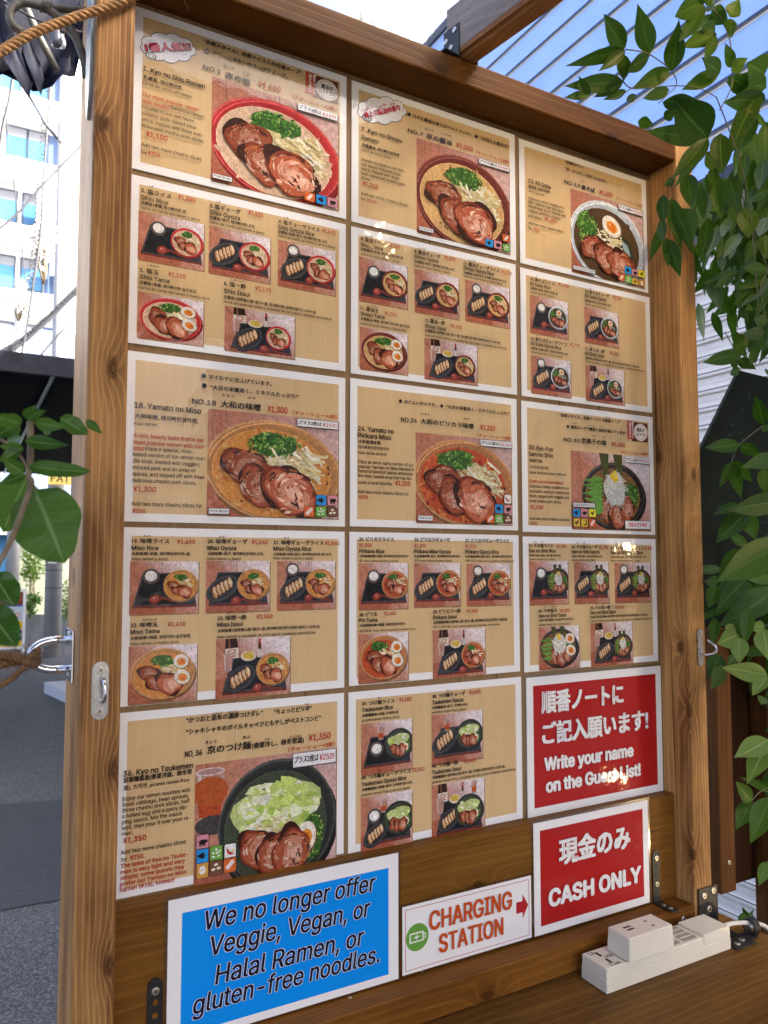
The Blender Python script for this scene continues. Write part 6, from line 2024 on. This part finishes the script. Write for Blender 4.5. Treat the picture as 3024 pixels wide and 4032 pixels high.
def spoon(F, x, y, s):
    F.stroke([(x + s * .1, y), (x + s * .45, y - s * .06), (x + s * .9, y + s * .10), (x + s * 1.5, y + s * .16)], [s * .3, s * .12, s * .11, s * .16], (0.20, 0.035, 0.022))
    F.ell(x, y, s * .30, s * .24, (0.22, 0.03, 0.02), -25, 16); F.ell(x + s * .02, y - s * .03, s * .20, s * .15, (0.34, 0.07, 0.05), -25, 14); F.ell(x - s * .05, y - s * .08, s * .07, s * .05, (0.55, .25, .2), -25, 8)
def tray(F, W_, H_, top=.22, l=.10, r=.92, bot=.86, sk=.08):
    F.poly([(W_ * (l + sk), H_ * top), (W_ * (r - .02), H_ * top), (W_ * (r + .06), H_ * (bot + .02)), (W_ * (l - .06), H_ * (bot + .02))], (0.16, 0.03, 0.022))
    F.poly([(W_ * (l + sk), H_ * (top - .02)), (W_ * (r - .02), H_ * (top - .02)), (W_ * (r + .055), H_ * (bot - .02)), (W_ * (l - .055), H_ * (bot - .02))], (0.05, 0.05, 0.058))
    F.poly([(W_ * (l + sk + .02), H_ * (top + .01)), (W_ * (r - .04), H_ * (top + .01)), (W_ * (r + .02), H_ * (bot - .05)), (W_ * (l - .02), H_ * (bot - .05))], (0.012, 0.013, 0.016))
    F.poly([(W_ * .62, H_ * .70), (W_ * (r - .0), H_ * .60), (W_ * (r + .015), H_ * (bot - .06)), (W_ * .70, H_ * (bot - .06))], (0.035, 0.045, 0.065))
def glass_cup(F, cx, cy, s, liquid=None):
    F.poly([(cx - s * .5, cy - s), (cx + s * .5, cy - s), (cx + s * .36, cy + s * .6), (cx - s * .36, cy + s * .6)], (0.42, 0.24, 0.19))
    F.poly([(cx - s * .42, cy - s * .94), (cx - s * .3, cy - s * .94), (cx - s * .24, cy + s * .5), (cx - s * .32, cy + s * .5)], (0.62, 0.5, 0.46))
    if liquid: F.poly([(cx - s * .42, cy - s * .2), (cx + s * .42, cy - s * .2), (cx + s * .36, cy + s * .45), (cx - s * .36, cy + s * .45)], liquid); F.ell(cx, cy - s * .2, s * .42, s * .12, (0.50, 0.12, 0.04), 0, 12)
    F.ell(cx, cy - s, s * .5, s * .13, (0.62, 0.52, 0.50), 0, 14); F.ell(cx, cy - s, s * .43, s * .09, (0.40, 0.24, 0.2), 0, 14); F.ell(cx, cy + s * .55, s * .34, s * .10, (0.30, 0.26, 0.27), 0, 12)
def bottle(F, x, y0, y1, w):
    F.poly([(x - w * .5, y0), (x + w * .5, y0), (x + w * .62, y0 + (y1 - y0) * .45), (x + w * .62, y1), (x - w * .5, y1), (x - w * .55, y0 + (y1 - y0) * .45)], (0.035, 0.012, 0.008))
    F.stroke([(x - w * .2, y0), (x - w * .15, y0 + (y1 - y0) * .45)], w * .12, (0.22, 0.10, 0.06))
    F.poly([(x - w * .56, y0 + (y1 - y0) * .50), (x + w * .63, y0 + (y1 - y0) * .46), (x + w * .64, y1 - (y1 - y0) * .03), (x - w * .50, y1)], (0.66, 0.60, 0.50))
    F.ell(x + w * .05, y0 + (y1 - y0) * .66, w * .36, w * .24, (0.40, 0.14, 0.10), 0, 12); F.ell(x + w * .05, y0 + (y1 - y0) * .66, w * .26, w * .15, (0.62, 0.5, 0.4), 0, 10)
    F.rect(x - w * .3, y1 - (y1 - y0) * .16, x + w * .42, y1 - (y1 - y0) * .10, (0.30, 0.06, 0.05))
def art(F, kind, W_, H_, seed):
    rd = random.Random(seed); what, st = kind.split('_')
    F.clip = None
    table(F, W_, H_, rd, what != 'bowl' or st in ('sen',))
    F.clip = (0, 0, W_, H_)
    if what == 'bowl':
        if st == 'tsuke':
            glass_cup(F, W_ * .10, H_ * .28, H_ * .22, (0.42, 0.07, 0.02)); F.ell(W_ * .10, H_ * .20, W_ * .13, H_ * .10, (0.42, 0.09, 0.02), 0, 18, wob=.1); F.ell(W_ * .12, H_ * .44, W_ * .12, H_ * .07, (0.06, .05, .05), 0, 14)
            bowl(F, W_ * .575, H_ * .50, W_ * .42, H_ * .47, st, rd, True, -14)
        elif st == 'sen': bowl(F, W_ * .53, H_ * .54, W_ * .40, H_ * .43, st, rd, True)
        elif st == 'kii': bowl(F, W_ * .50, H_ * .54, W_ * .52, H_ * .50, st, rd, True, 8)
        else: bowl(F, W_ * .50, H_ * (.55 if st != 'piri' else .53), W_ * .52, H_ * .49, st, rd, True, 6)
        return
    if what == 'tama':
        bowl(F, W_ * .50, H_ * .50, W_ * .47, H_ * .45, st, rd, False)
        if st != 'kii': half_egg(F, W_ * .76, H_ * .30, W_ * .115, H_ * .125, 10, rd); half_egg(F, W_ * .78, H_ * .58, W_ * .12, H_ * .13, 20, rd)
        return
    ts = st == 'tsuke'
    if what == 'issui': tray(F, W_, H_, .34, .14, .90, .92)
    else: tray(F, W_, H_, .24 if not ts else .30)
    bx, by, br = W_ * .74, H_ * .46, min(W_, H_) * .30
    if what == 'rice':
        ricebowl(F, W_ * .30, H_ * (.28 if not ts else .52), min(W_, H_) * .155, rd)
        if ts: glass_cup(F, W_ * .38, H_ * .26, H_ * .15, (0.42, 0.07, 0.02))
        else: spoon(F, W_ * .36, H_ * .72, W_ * .28)
    elif what == 'gyoza':
        gyoza(F, W_ * .25, H_ * .54, W_ * .27, rd)
        if ts: glass_cup(F, W_ * .30, H_ * .26, H_ * .15, (0.42, 0.07, 0.02))
        else: spoon(F, W_ * .46, H_ * .78, W_ * .27)
    elif what == 'ricegyoza':
        ricebowl(F, W_ * .26, H_ * (.17 if not ts else .36), min(W_, H_) * .145, rd); gyoza(F, W_ * .28, H_ * (.56 if not ts else .70), W_ * .26, rd)
        if ts: glass_cup(F, W_ * .44, H_ * .24, H_ * .14, (0.42, 0.07, 0.02))
        else: spoon(F, W_ * .54, H_ * .76, W_ * .25)
    elif what == 'issui':
        bottle(F, W_ * .20, 0, H_ * .34, W_ * .15); glass_cup(F, W_ * .16, H_ * .44, H_ * .17)
        F.ell(W_ * .43, H_ * .31, W_ * .105, H_ * .085, (0.66, 0.58, 0.46), 0, 16); F.ell(W_ * .43, H_ * .30, W_ * .085, H_ * .06, (0.58, 0.42, 0.06), 0, 14, wob=.2)
        F.stroke([(W_ * .58, H_ * .10), (W_ * .585, H_ * .20)], W_ * .035, (0.10, 0.02, 0.015)); F.rect(W_ * .565, H_ * .02, W_ * .595, H_ * .10, (0.45, 0.04, 0.03)); F.rect(W_ * .55, H_ * .20, W_ * .61, H_ * .34, (0.58, 0.5, 0.48))
        gyoza(F, W_ * .32, H_ * .68, W_ * .23, rd); bx, by, br = W_ * .76, H_ * .55, min(W_, H_) * .27
        if ts: glass_cup(F, W_ * .80, H_ * .18, H_ * .14, (0.42, 0.07, 0.02)); bx, by, br = W_ * .70, H_ * .56, min(W_, H_) * .30
        else: spoon(F, W_ * .55, H_ * .86, W_ * .24)
    bowl(F, bx, by, br * 1.12, br, st, rd, False)
ICON = {'wheat': (0.62, 0.13, 0.03), 'fish': (0.02, 0.27, 0.66), 'pig': (0.62, 0.26, 0.30), 'bean': (0.15, 0.38, 0.06), 'sesame': (0.17, 0.075, 0.035), 'chili': (0.78, 0.76, 0.74), 'egg': (0.60, 0.30, 0.06), 'chick': (0.76, 0.66, 0.04), 'soy': (0.66, 0.42, 0.06), 'shrimp': (0.70, 0.46, 0.05)}
def icon(F, k, x0, y0, x1, y1):
    w, h = x1 - x0, y1 - y0; cx, cy = (x0 + x1) / 2, (y0 + y1) / 2; s = min(w, h); B = (0.012, 0.01, 0.012); Wt = (0.80, 0.78, 0.74)
    F.rrect(x0, y0, x1, y1, s * .14, (0.03, 0.02, 0.02)); F.rrect(x0 + s * .03, y0 + s * .03, x1 - s * .03, y1 - s * .03, s * .12, ICON[k])
    if k == 'fish':
        F.ell(cx - s * .03, cy, s * .27, s * .21, B, 10, 16); F.poly([(cx - s * .2, cy - s * .02), (cx - s * .4, cy - s * .18), (cx - s * .36, cy + s * .18)], B); F.poly([(cx - s * .1, cy - s * .15), (cx + s * .1, cy - s * .32), (cx + s * .12, cy - s * .12)], B); F.poly([(cx - s * .05, cy + s * .15), (cx + s * .08, cy + s * .33), (cx + s * .12, cy + s * .12)], B); F.ell(cx + s * .13, cy - s * .04, s * .03, s * .03, ICON[k], 0, 8)
    elif k == 'pig':
        F.ell(cx, cy, s * .30, s * .20, B, 0, 16); F.ell(cx + s * .27, cy - s * .04, s * .13, s * .12, B, 0, 12); F.rect(cx + s * .34, cy - s * .03, cx + s * .42, cy + s * .06, B)
        for d in (-.22, -.10, .08, .20): F.rect(cx + s * (d - .04), cy + s * .1, cx + s * (d + .04), cy + s * .33, B)
        F.stroke([(cx - s * .28, cy - s * .05), (cx - s * .38, cy - s * .12), (cx - s * .33, cy - s * .2)], s * .04, B); F.poly([(cx + s * .2, cy - s * .12), (cx + s * .24, cy - s * .26), (cx + s * .32, cy - s * .14)], B)
    elif k == 'wheat':
        F.stroke([(cx - s * .32, cy + s * .34), (cx + s * .3, cy - s * .32)], s * .045, Wt)
        for j in range(6):
            t = .25 + j * .13; x, y = cx - s * .32 + s * .62 * t, cy + s * .34 - s * .66 * t
            F.ell(x - s * .09, y - s * .04, s * .10, s * .045, Wt, -10, 8); F.ell(x + s * .05, y + s * .09, s * .10, s * .045, Wt, -85, 8)
    elif k == 'bean':
        for dx, dy, a in ((0, -.27, 80), (.24, -.12, -30), (-.24, -.05, 60), (.05, 0, 15), (-.22, .24, 20), (.2, .22, -20)): F.ell(cx + s * dx, cy + s * dy, s * .13, s * .065, Wt, a, 10)
    elif k == 'sesame':
        for dx, dy in ((.0, -.2), (-.2, .12), (.2, .08)): F.ell(cx + s * dx, cy + s * dy, s * .16, s * .10, (0.80, 0.74, 0.62), -10, 12)
    elif k == 'chili':
        F.stroke([(cx - s * .28, cy - s * .22), (cx - s * .12, cy + s * .1), (cx + s * .12, cy + s * .22), (cx + s * .34, cy + s * .2)], [s * .12, s * .24, s * .18, s * .02], (0.45, 0.03, 0.03)); F.stroke([(cx - s * .28, cy - s * .2), (cx - s * .3, cy - s * .36)], s * .05, (0.1, 0.3, 0.05)); F.ell(cx + s * .26, cy - s * .02, s * .09, s * .13, (0.76, 0.5, 0.06), 0, 10)
    elif k == 'egg':
        F.ell(cx, cy, s * .27, s * .34, Wt, 0, 16); F.stroke([(cx - s * .25, cy - s * .05), (cx - s * .1, cy + s * .03), (cx, cy - s * .1), (cx + s * .1, cy + s * .03), (cx + s * .25, cy - s * .08)], s * .05, ICON[k])
    elif k == 'chick':
        F.poly([(cx - s * .34, cy - s * .2), (cx - s * .22, cy + s * .1), (cx, cy + s * .22), (cx + s * .2, cy + s * .1), (cx + s * .26, cy - s * .22), (cx + s * .34, cy - s * .25), (cx + s * .2, cy - s * .36), (cx + s * .1, cy - s * .1), (cx - s * .1, cy - s * .05)], B); F.stroke([(cx, cy + s * .2), (cx, cy + s * .36), (cx + s * .1, cy + s * .36)], s * .04, B)
    elif k == 'soy':
        F.ell(cx - s * .08, cy + s * .06, s * .22, s * .17, (0.10, 0.05, 0.02), 0, 12, wob=.2); F.ell(cx + s * .14, cy - s * .1, s * .2, s * .15, (0.14, 0.07, 0.03), -30, 12)
    elif k == 'shrimp':
        F.stroke([(cx + s * .1, cy - s * .34), (cx + s * .3, cy - s * .15), (cx + s * .28, cy + s * .12), (cx, cy + s * .3), (cx - s * .25, cy + s * .22)], [s * .06, s * .2, s * .2, s * .16, s * .05], B); F.stroke([(cx + s * .1, cy - s * .3), (cx - s * .3, cy - s * .36)], s * .04, B)

TITLE = {'1': 'no. 1 Shio ramen in red bowl, white cloud badge', '7': 'no. 7 Shoyu ramen in dark red bowl, white cloud badge', '13': 'no. 13 Kii Soba ramen in a white bowl with half an egg',
         '2': 'nos. 2 to 6, Shio sets on black trays with red bowls', '8': 'nos. 8 to 12, Shoyu sets on black trays with dark red bowls', '14': 'nos. 14 to 17, Kii Soba sets on black trays with white bowls',
         '18': 'no. 18 Yamato no Miso ramen in a brown bowl', '24': 'no. 24 Yamato no Pirikara Miso ramen with red soup', '30': 'no. 30 Kyo-Fuu Sen no Shio ramen in a black bowl with white leek',
         '19': 'nos. 19 to 23, Miso sets on black trays', '25': 'nos. 25 to 29, Pirikara sets with red soup', '31': 'nos. 31 to 35, Sen no Shio sets with green leaves',
         '36': 'no. 36 Kyo no Tsukemen in a black bowl with cabbage', '37': 'nos. 37 to 40, Tsukemen sets with green cabbage bowls'}
SIGN = {'G': ('guest_list_sign', 'red laminated sign saying Write your name on the Guest List', M_red_print, 0.0135), 'C': ('cash_sign', 'red laminated sign saying CASH ONLY, on the lower plank', M_red_print, 0.0125),
        'S': ('charging_sign', 'white laminated sign saying CHARGING STATION with a red arrow and green battery mark', M_white_paper, 0.0), 'B': ('notice_sign', 'bright blue laminated sign saying We no longer offer Veggie, Vegan, or Halal Ramen', M_blue_print, 0.030)}
def m_film():
    m, nt, p = new_mat('clear_film_edge')
    tr = N(nt, 'BsdfTransparent'); gl = N(nt, 'BsdfGlossy', Roughness=0.12); mx = N(nt, 'MixShader')
    tr.inputs[0].default_value = (0.90, 0.89, 0.86, 1)
    mx.inputs[0].default_value = 0.10
    nt.links.new(tr.outputs[0], mx.inputs[1]); nt.links.new(gl.outputs[0], mx.inputs[2]); nt.links.new(mx.outputs[0], nt.nodes['Material Output'].inputs['Surface'])
    return m
M_film = m_film()
def sheet_part(F, name, root): 
    if F.mb.v: return F.mb.build(name, M_ink, root)
for key, (u0, z0, u1, z1), items in SHEETS:
    front = -0.0205 if key in 'CSB' else 0.0025
    zbot = z1 if key != 'B' else z1
    if key in TITLE:
        root = empty('menu_sheet', (u0, front, z1), 'menu sheet, ' + TITLE[key], 'menu sheet', 'laminated menu sheets on the board')
    else:
        root = empty(SIGN[key][0], (u0, front, z1), SIGN[key][1], 'sign')
    mb = MB(); mb.box(u0, u1, front - 0.0011, front - 0.0001, zbot, z0); mb.build('laminated_paper', M_white_paper, root)
    if key in SIGN:
        mb = MB(); mb.box(u0 - 0.0042, u1 + 0.0042, front - 0.00065, front - 0.00055, zbot - (0.0038 if key != 'B' else 0.002), z0 + 0.0042); mb.build('film_edge', M_film, root)
    y = front - 0.0011
    rdk = random.Random(key)
    if key in TITLE:
        m_ = 0.0105 if key in ('1', '2', '18', '19', '36') else 0.0115
        mb = MB(); mb.box(u0 + m_, u1 - m_, y - 0.00008, y - 0.00001, z1 + 0.0105, z0 - 0.0105); mb.build('printed_panel', M_linen, root)
    elif SIGN[key][3]:
        m_ = SIGN[key][3]
        if key == 'B': pa = (u0 + 0.0165, u1 - 0.0155, z1 + 0.0098, z0 - 0.0175)
        else: pa = (u0 + m_, u1 - m_, z1 + m_, z0 - m_)
        mb = MB(); mb.box(pa[0], pa[1], y - 0.00008, y - 0.00001, pa[2], pa[3]); mb.build('printed_panel', SIGN[key][2], root)
    y -= 0.00009
    h = 0.00004
    T = Flat(u0, z0, y, 0.00190)
    for n_, it in enumerate(items):
        k, b = it[0], it[1]
        if k == 'p':
            x0, y0, x1, y1 = b
            F = Flat(u0 + x0, z0 - y0, y, 0.00003)
            F.rect(0.0012, 0.0012, x1 - x0 + 0.0013, y1 - y0 + 0.0014, (0.26, 0.165, 0.075))
            art(F, it[2], x1 - x0, y1 - y0, hash_(it[2] + key))
            F.mb.build('dish_photo', M_photo, root)
        elif k == 'i':
            F = Flat(u0, z0, y, 0.00270); icon(F, it[2], *b); sheet_part(F, 'allergen_icon', root)
        elif k == 'g':
            x0, y0, x1, y1 = b; F = Flat(u0, z0, y, 0.00260); w, hh = x1 - x0, y1 - y0
            F.rect(x0 + .0006, y0 + .0006, x1 + .0006, y1 + .0008, (0.08, 0.05, 0.04)); F.rect(x0, y0, x1, y1, (0.03, 0.02, 0.02)); F.rect(x0 + .0004, y0 + .0004, x1 - .0004, y1 - .0004, (0.74, 0.74, 0.74))
            if it[2] == '1':
                F.text('プラス2枚は', x0 + w * .03, y1 - hh * .28, w * .55, hh * .48, 'j'); F.text('¥250!', x0 + w * .61, y1 - hh * .28, w * .34, hh * .42, 'q')
            elif it[2] == '2': F.text('Pork Broth', x0 + w * .07, y1 - hh * .32, w * .86, hh * .42, 'k')
            elif it[2] == '3': F.text('Pork & Seafood Broth', x0 + w * .05, y1 - hh * .32, w * .9, hh * .42, 'k')
            else: F.text('当店おすすめ!!!', x0 + w * .14, y1 - hh * .27, w * .72, hh * .48, 'RP')
            sheet_part(F, 'price_tag' if it[2] == '1' else 'caption_tag', root)
        elif k == 'c':
            cx, cy, rx, ry = b; rot = -float(it[2]); F = Flat(u0, z0, y, 0.0005); cr, sr_ = math.cos(R(rot)), math.sin(R(rot))
            for col, g in (((0.02, 0.02, 0.025), 0.0009), ((0.76, 0.76, 0.77), 0.0)):
                for j in range(9):
                    a = 2 * math.pi * j / 9 + .2; px, py = rx * .68 * math.cos(a), ry * .60 * math.sin(a); F.ell(cx + px * cr - py * sr_, cy + px * sr_ + py * cr, rx * .30 + g, ry * .38 + g, col, rot, 16)
                F.ell(cx, cy, rx * .72 + g, ry * .66 + g, col, rot, 20)
            for q, g in ((.17, 1), (.13, 0), (.09, 1), (.06, 0)): F.ell(cx - rx * .58, cy + ry * .92, rx * q * 1.1, ry * q * 1.4, (0.02, 0.02, 0.025) if g else (0.76, .76, .77), 0, 14)
            sheet_part(F, 'speech_cloud', root)
        elif k == 'b':
            x0, y0, x1, y1 = b; F = Flat(u0, z0, y, 0.0004); w, hh = x1 - x0, y1 - y0
            F.rect(x0 + w * .22, y0 + hh * .06, x1, y1, (0.11, 0.03, 0.02)); F.rrect(x0, y0, x0 + w * .27, y1 - hh * .08, w * .04, (0.50, 0.09, 0.035)); F.poly([(x0 + w * .25, y0 + hh * .55), (x0 + w * .36, y0 + hh * .62), (x0 + w * .25, y0 + hh * .70)], (0.50, 0.09, 0.035))
            F.ell(x0 + w * .65, y0 + hh * .53, w * .34, hh * .43, (0.74, 0.70, 0.64), 0, 28); F.ell(x0 + w * .65, y0 + hh * .53, w * .29, hh * .37, (0.55, 0.18, 0.08), 0, 28); F.ell(x0 + w * .65, y0 + hh * .53, w * .275, hh * .355, (0.74, 0.70, 0.64), 0, 28)
            F.text('魔法の', x0 + w * .47, y0 + hh * .50, w * .36, hh * .18, 'j'); F.text('レストラン', x0 + w * .42, y0 + hh * .72, w * .46, hh * .18, 'j')
            F.text('魔法のレストランで', x0 + w * .23, y0 + hh * .06, hh * .78, w * .075, 'wj', -90); F.text('ご紹介されました', x0 + w * .10, y0 + hh * .06, hh * .78, w * .075, 'wj', -90)
            sheet_part(F, 'emblem', root)
        elif k == 'd': T.ell(b[0], b[1] , b[2], b[2], INK, 0, 14)
        elif k == 't':
            st_ = it[2].split('@'); T.text(it[3], b[0], b[1], b[2], b[3], st_[0], float(st_[1]) if len(st_) > 1 else 0)
    if key == 'S':
        F = Flat(u0, z0, y, 0.0001); w, hh = u1 - u0, z0 - z1; rc = (0.50, 0.06, 0.05)
        for a, b_, c, d_ in ((.0045, .0045, w - .0045, .0053), (.0045, hh - .0053, w - .0045, hh - .0045), (.0045, .0053, .0053, hh - .0053), (w - .0053, .0053, w - .0045, hh - .0053)): F.rect(a, b_, c, d_, rc)
        F.poly([(w * .895, hh * .37), (w * .935, hh * .37), (w * .935, hh * .28), (w * .975, hh * .465), (w * .935, hh * .65), (w * .935, hh * .56), (w * .895, hh * .56)], (0.42, 0.02, 0.025)) if False else None
        F.poly([(w * .872, hh * .375), (w * .925, hh * .375), (w * .925, hh * .265), (w * .973, hh * .46), (w * .925, hh * .655), (w * .925, hh * .555), (w * .872, hh * .555)], (0.42, 0.02, 0.025))
        sheet_part(F, 'border_and_arrow', root)
        F = Flat(u0, z0, y, 0.0001); cx, cy, r = w * .105, hh * .49, w * .082
        F.ell(cx, cy, r, r, (0.13, 0.34, 0.055), 0, 30); wt = (0.76, 0.80, 0.70)
        F.rect(cx - r * .68, cy - r * .36, cx + r * .56, cy + r * .36, wt); F.rect(cx - r * .57, cy - r * .25, cx + r * .45, cy + r * .25, (0.13, 0.34, 0.055)); F.rect(cx + r * .57, cy - r * .2, cx + r * .76, cy + r * .2, wt); F.rect(cx + r * .57, cy - r * .11, cx + r * .67, cy + r * .11, (0.13, 0.34, 0.055))
        F.poly([(cx + r * .05, cy - r * .2), (cx - r * .38, cy + r * .06), (cx - r * .06, cy + r * .04), (cx - r * .14, cy + r * .2), (cx + r * .28, cy - r * .06), (cx - r * .02, cy - r * .04)], wt)
        sheet_part(F, 'battery_mark', root)
    sheet_part(T, 'lettering', root)
# marks printed on the power strip
F = Flat(0, 0, 0, 0.0)
class Top(Flat):
    def W(s, p, h=None): return (s.x0 + p[0], s.z0 - p[1], s.y + (s.h if h is None else h))
F = Top(0, 0, zt - 0.0003, 0.0)
F.text('1A', 0.3580, 0.0835, 0.011, 0.0072, 's'); F.text('USB', 0.3745, 0.1005, 0.0135, 0.0066, 's'); F.text('2.4A', 0.3640, 0.1215, 0.0190, 0.0074, 's')
F.mb.build('lettering', M_ink, ps)
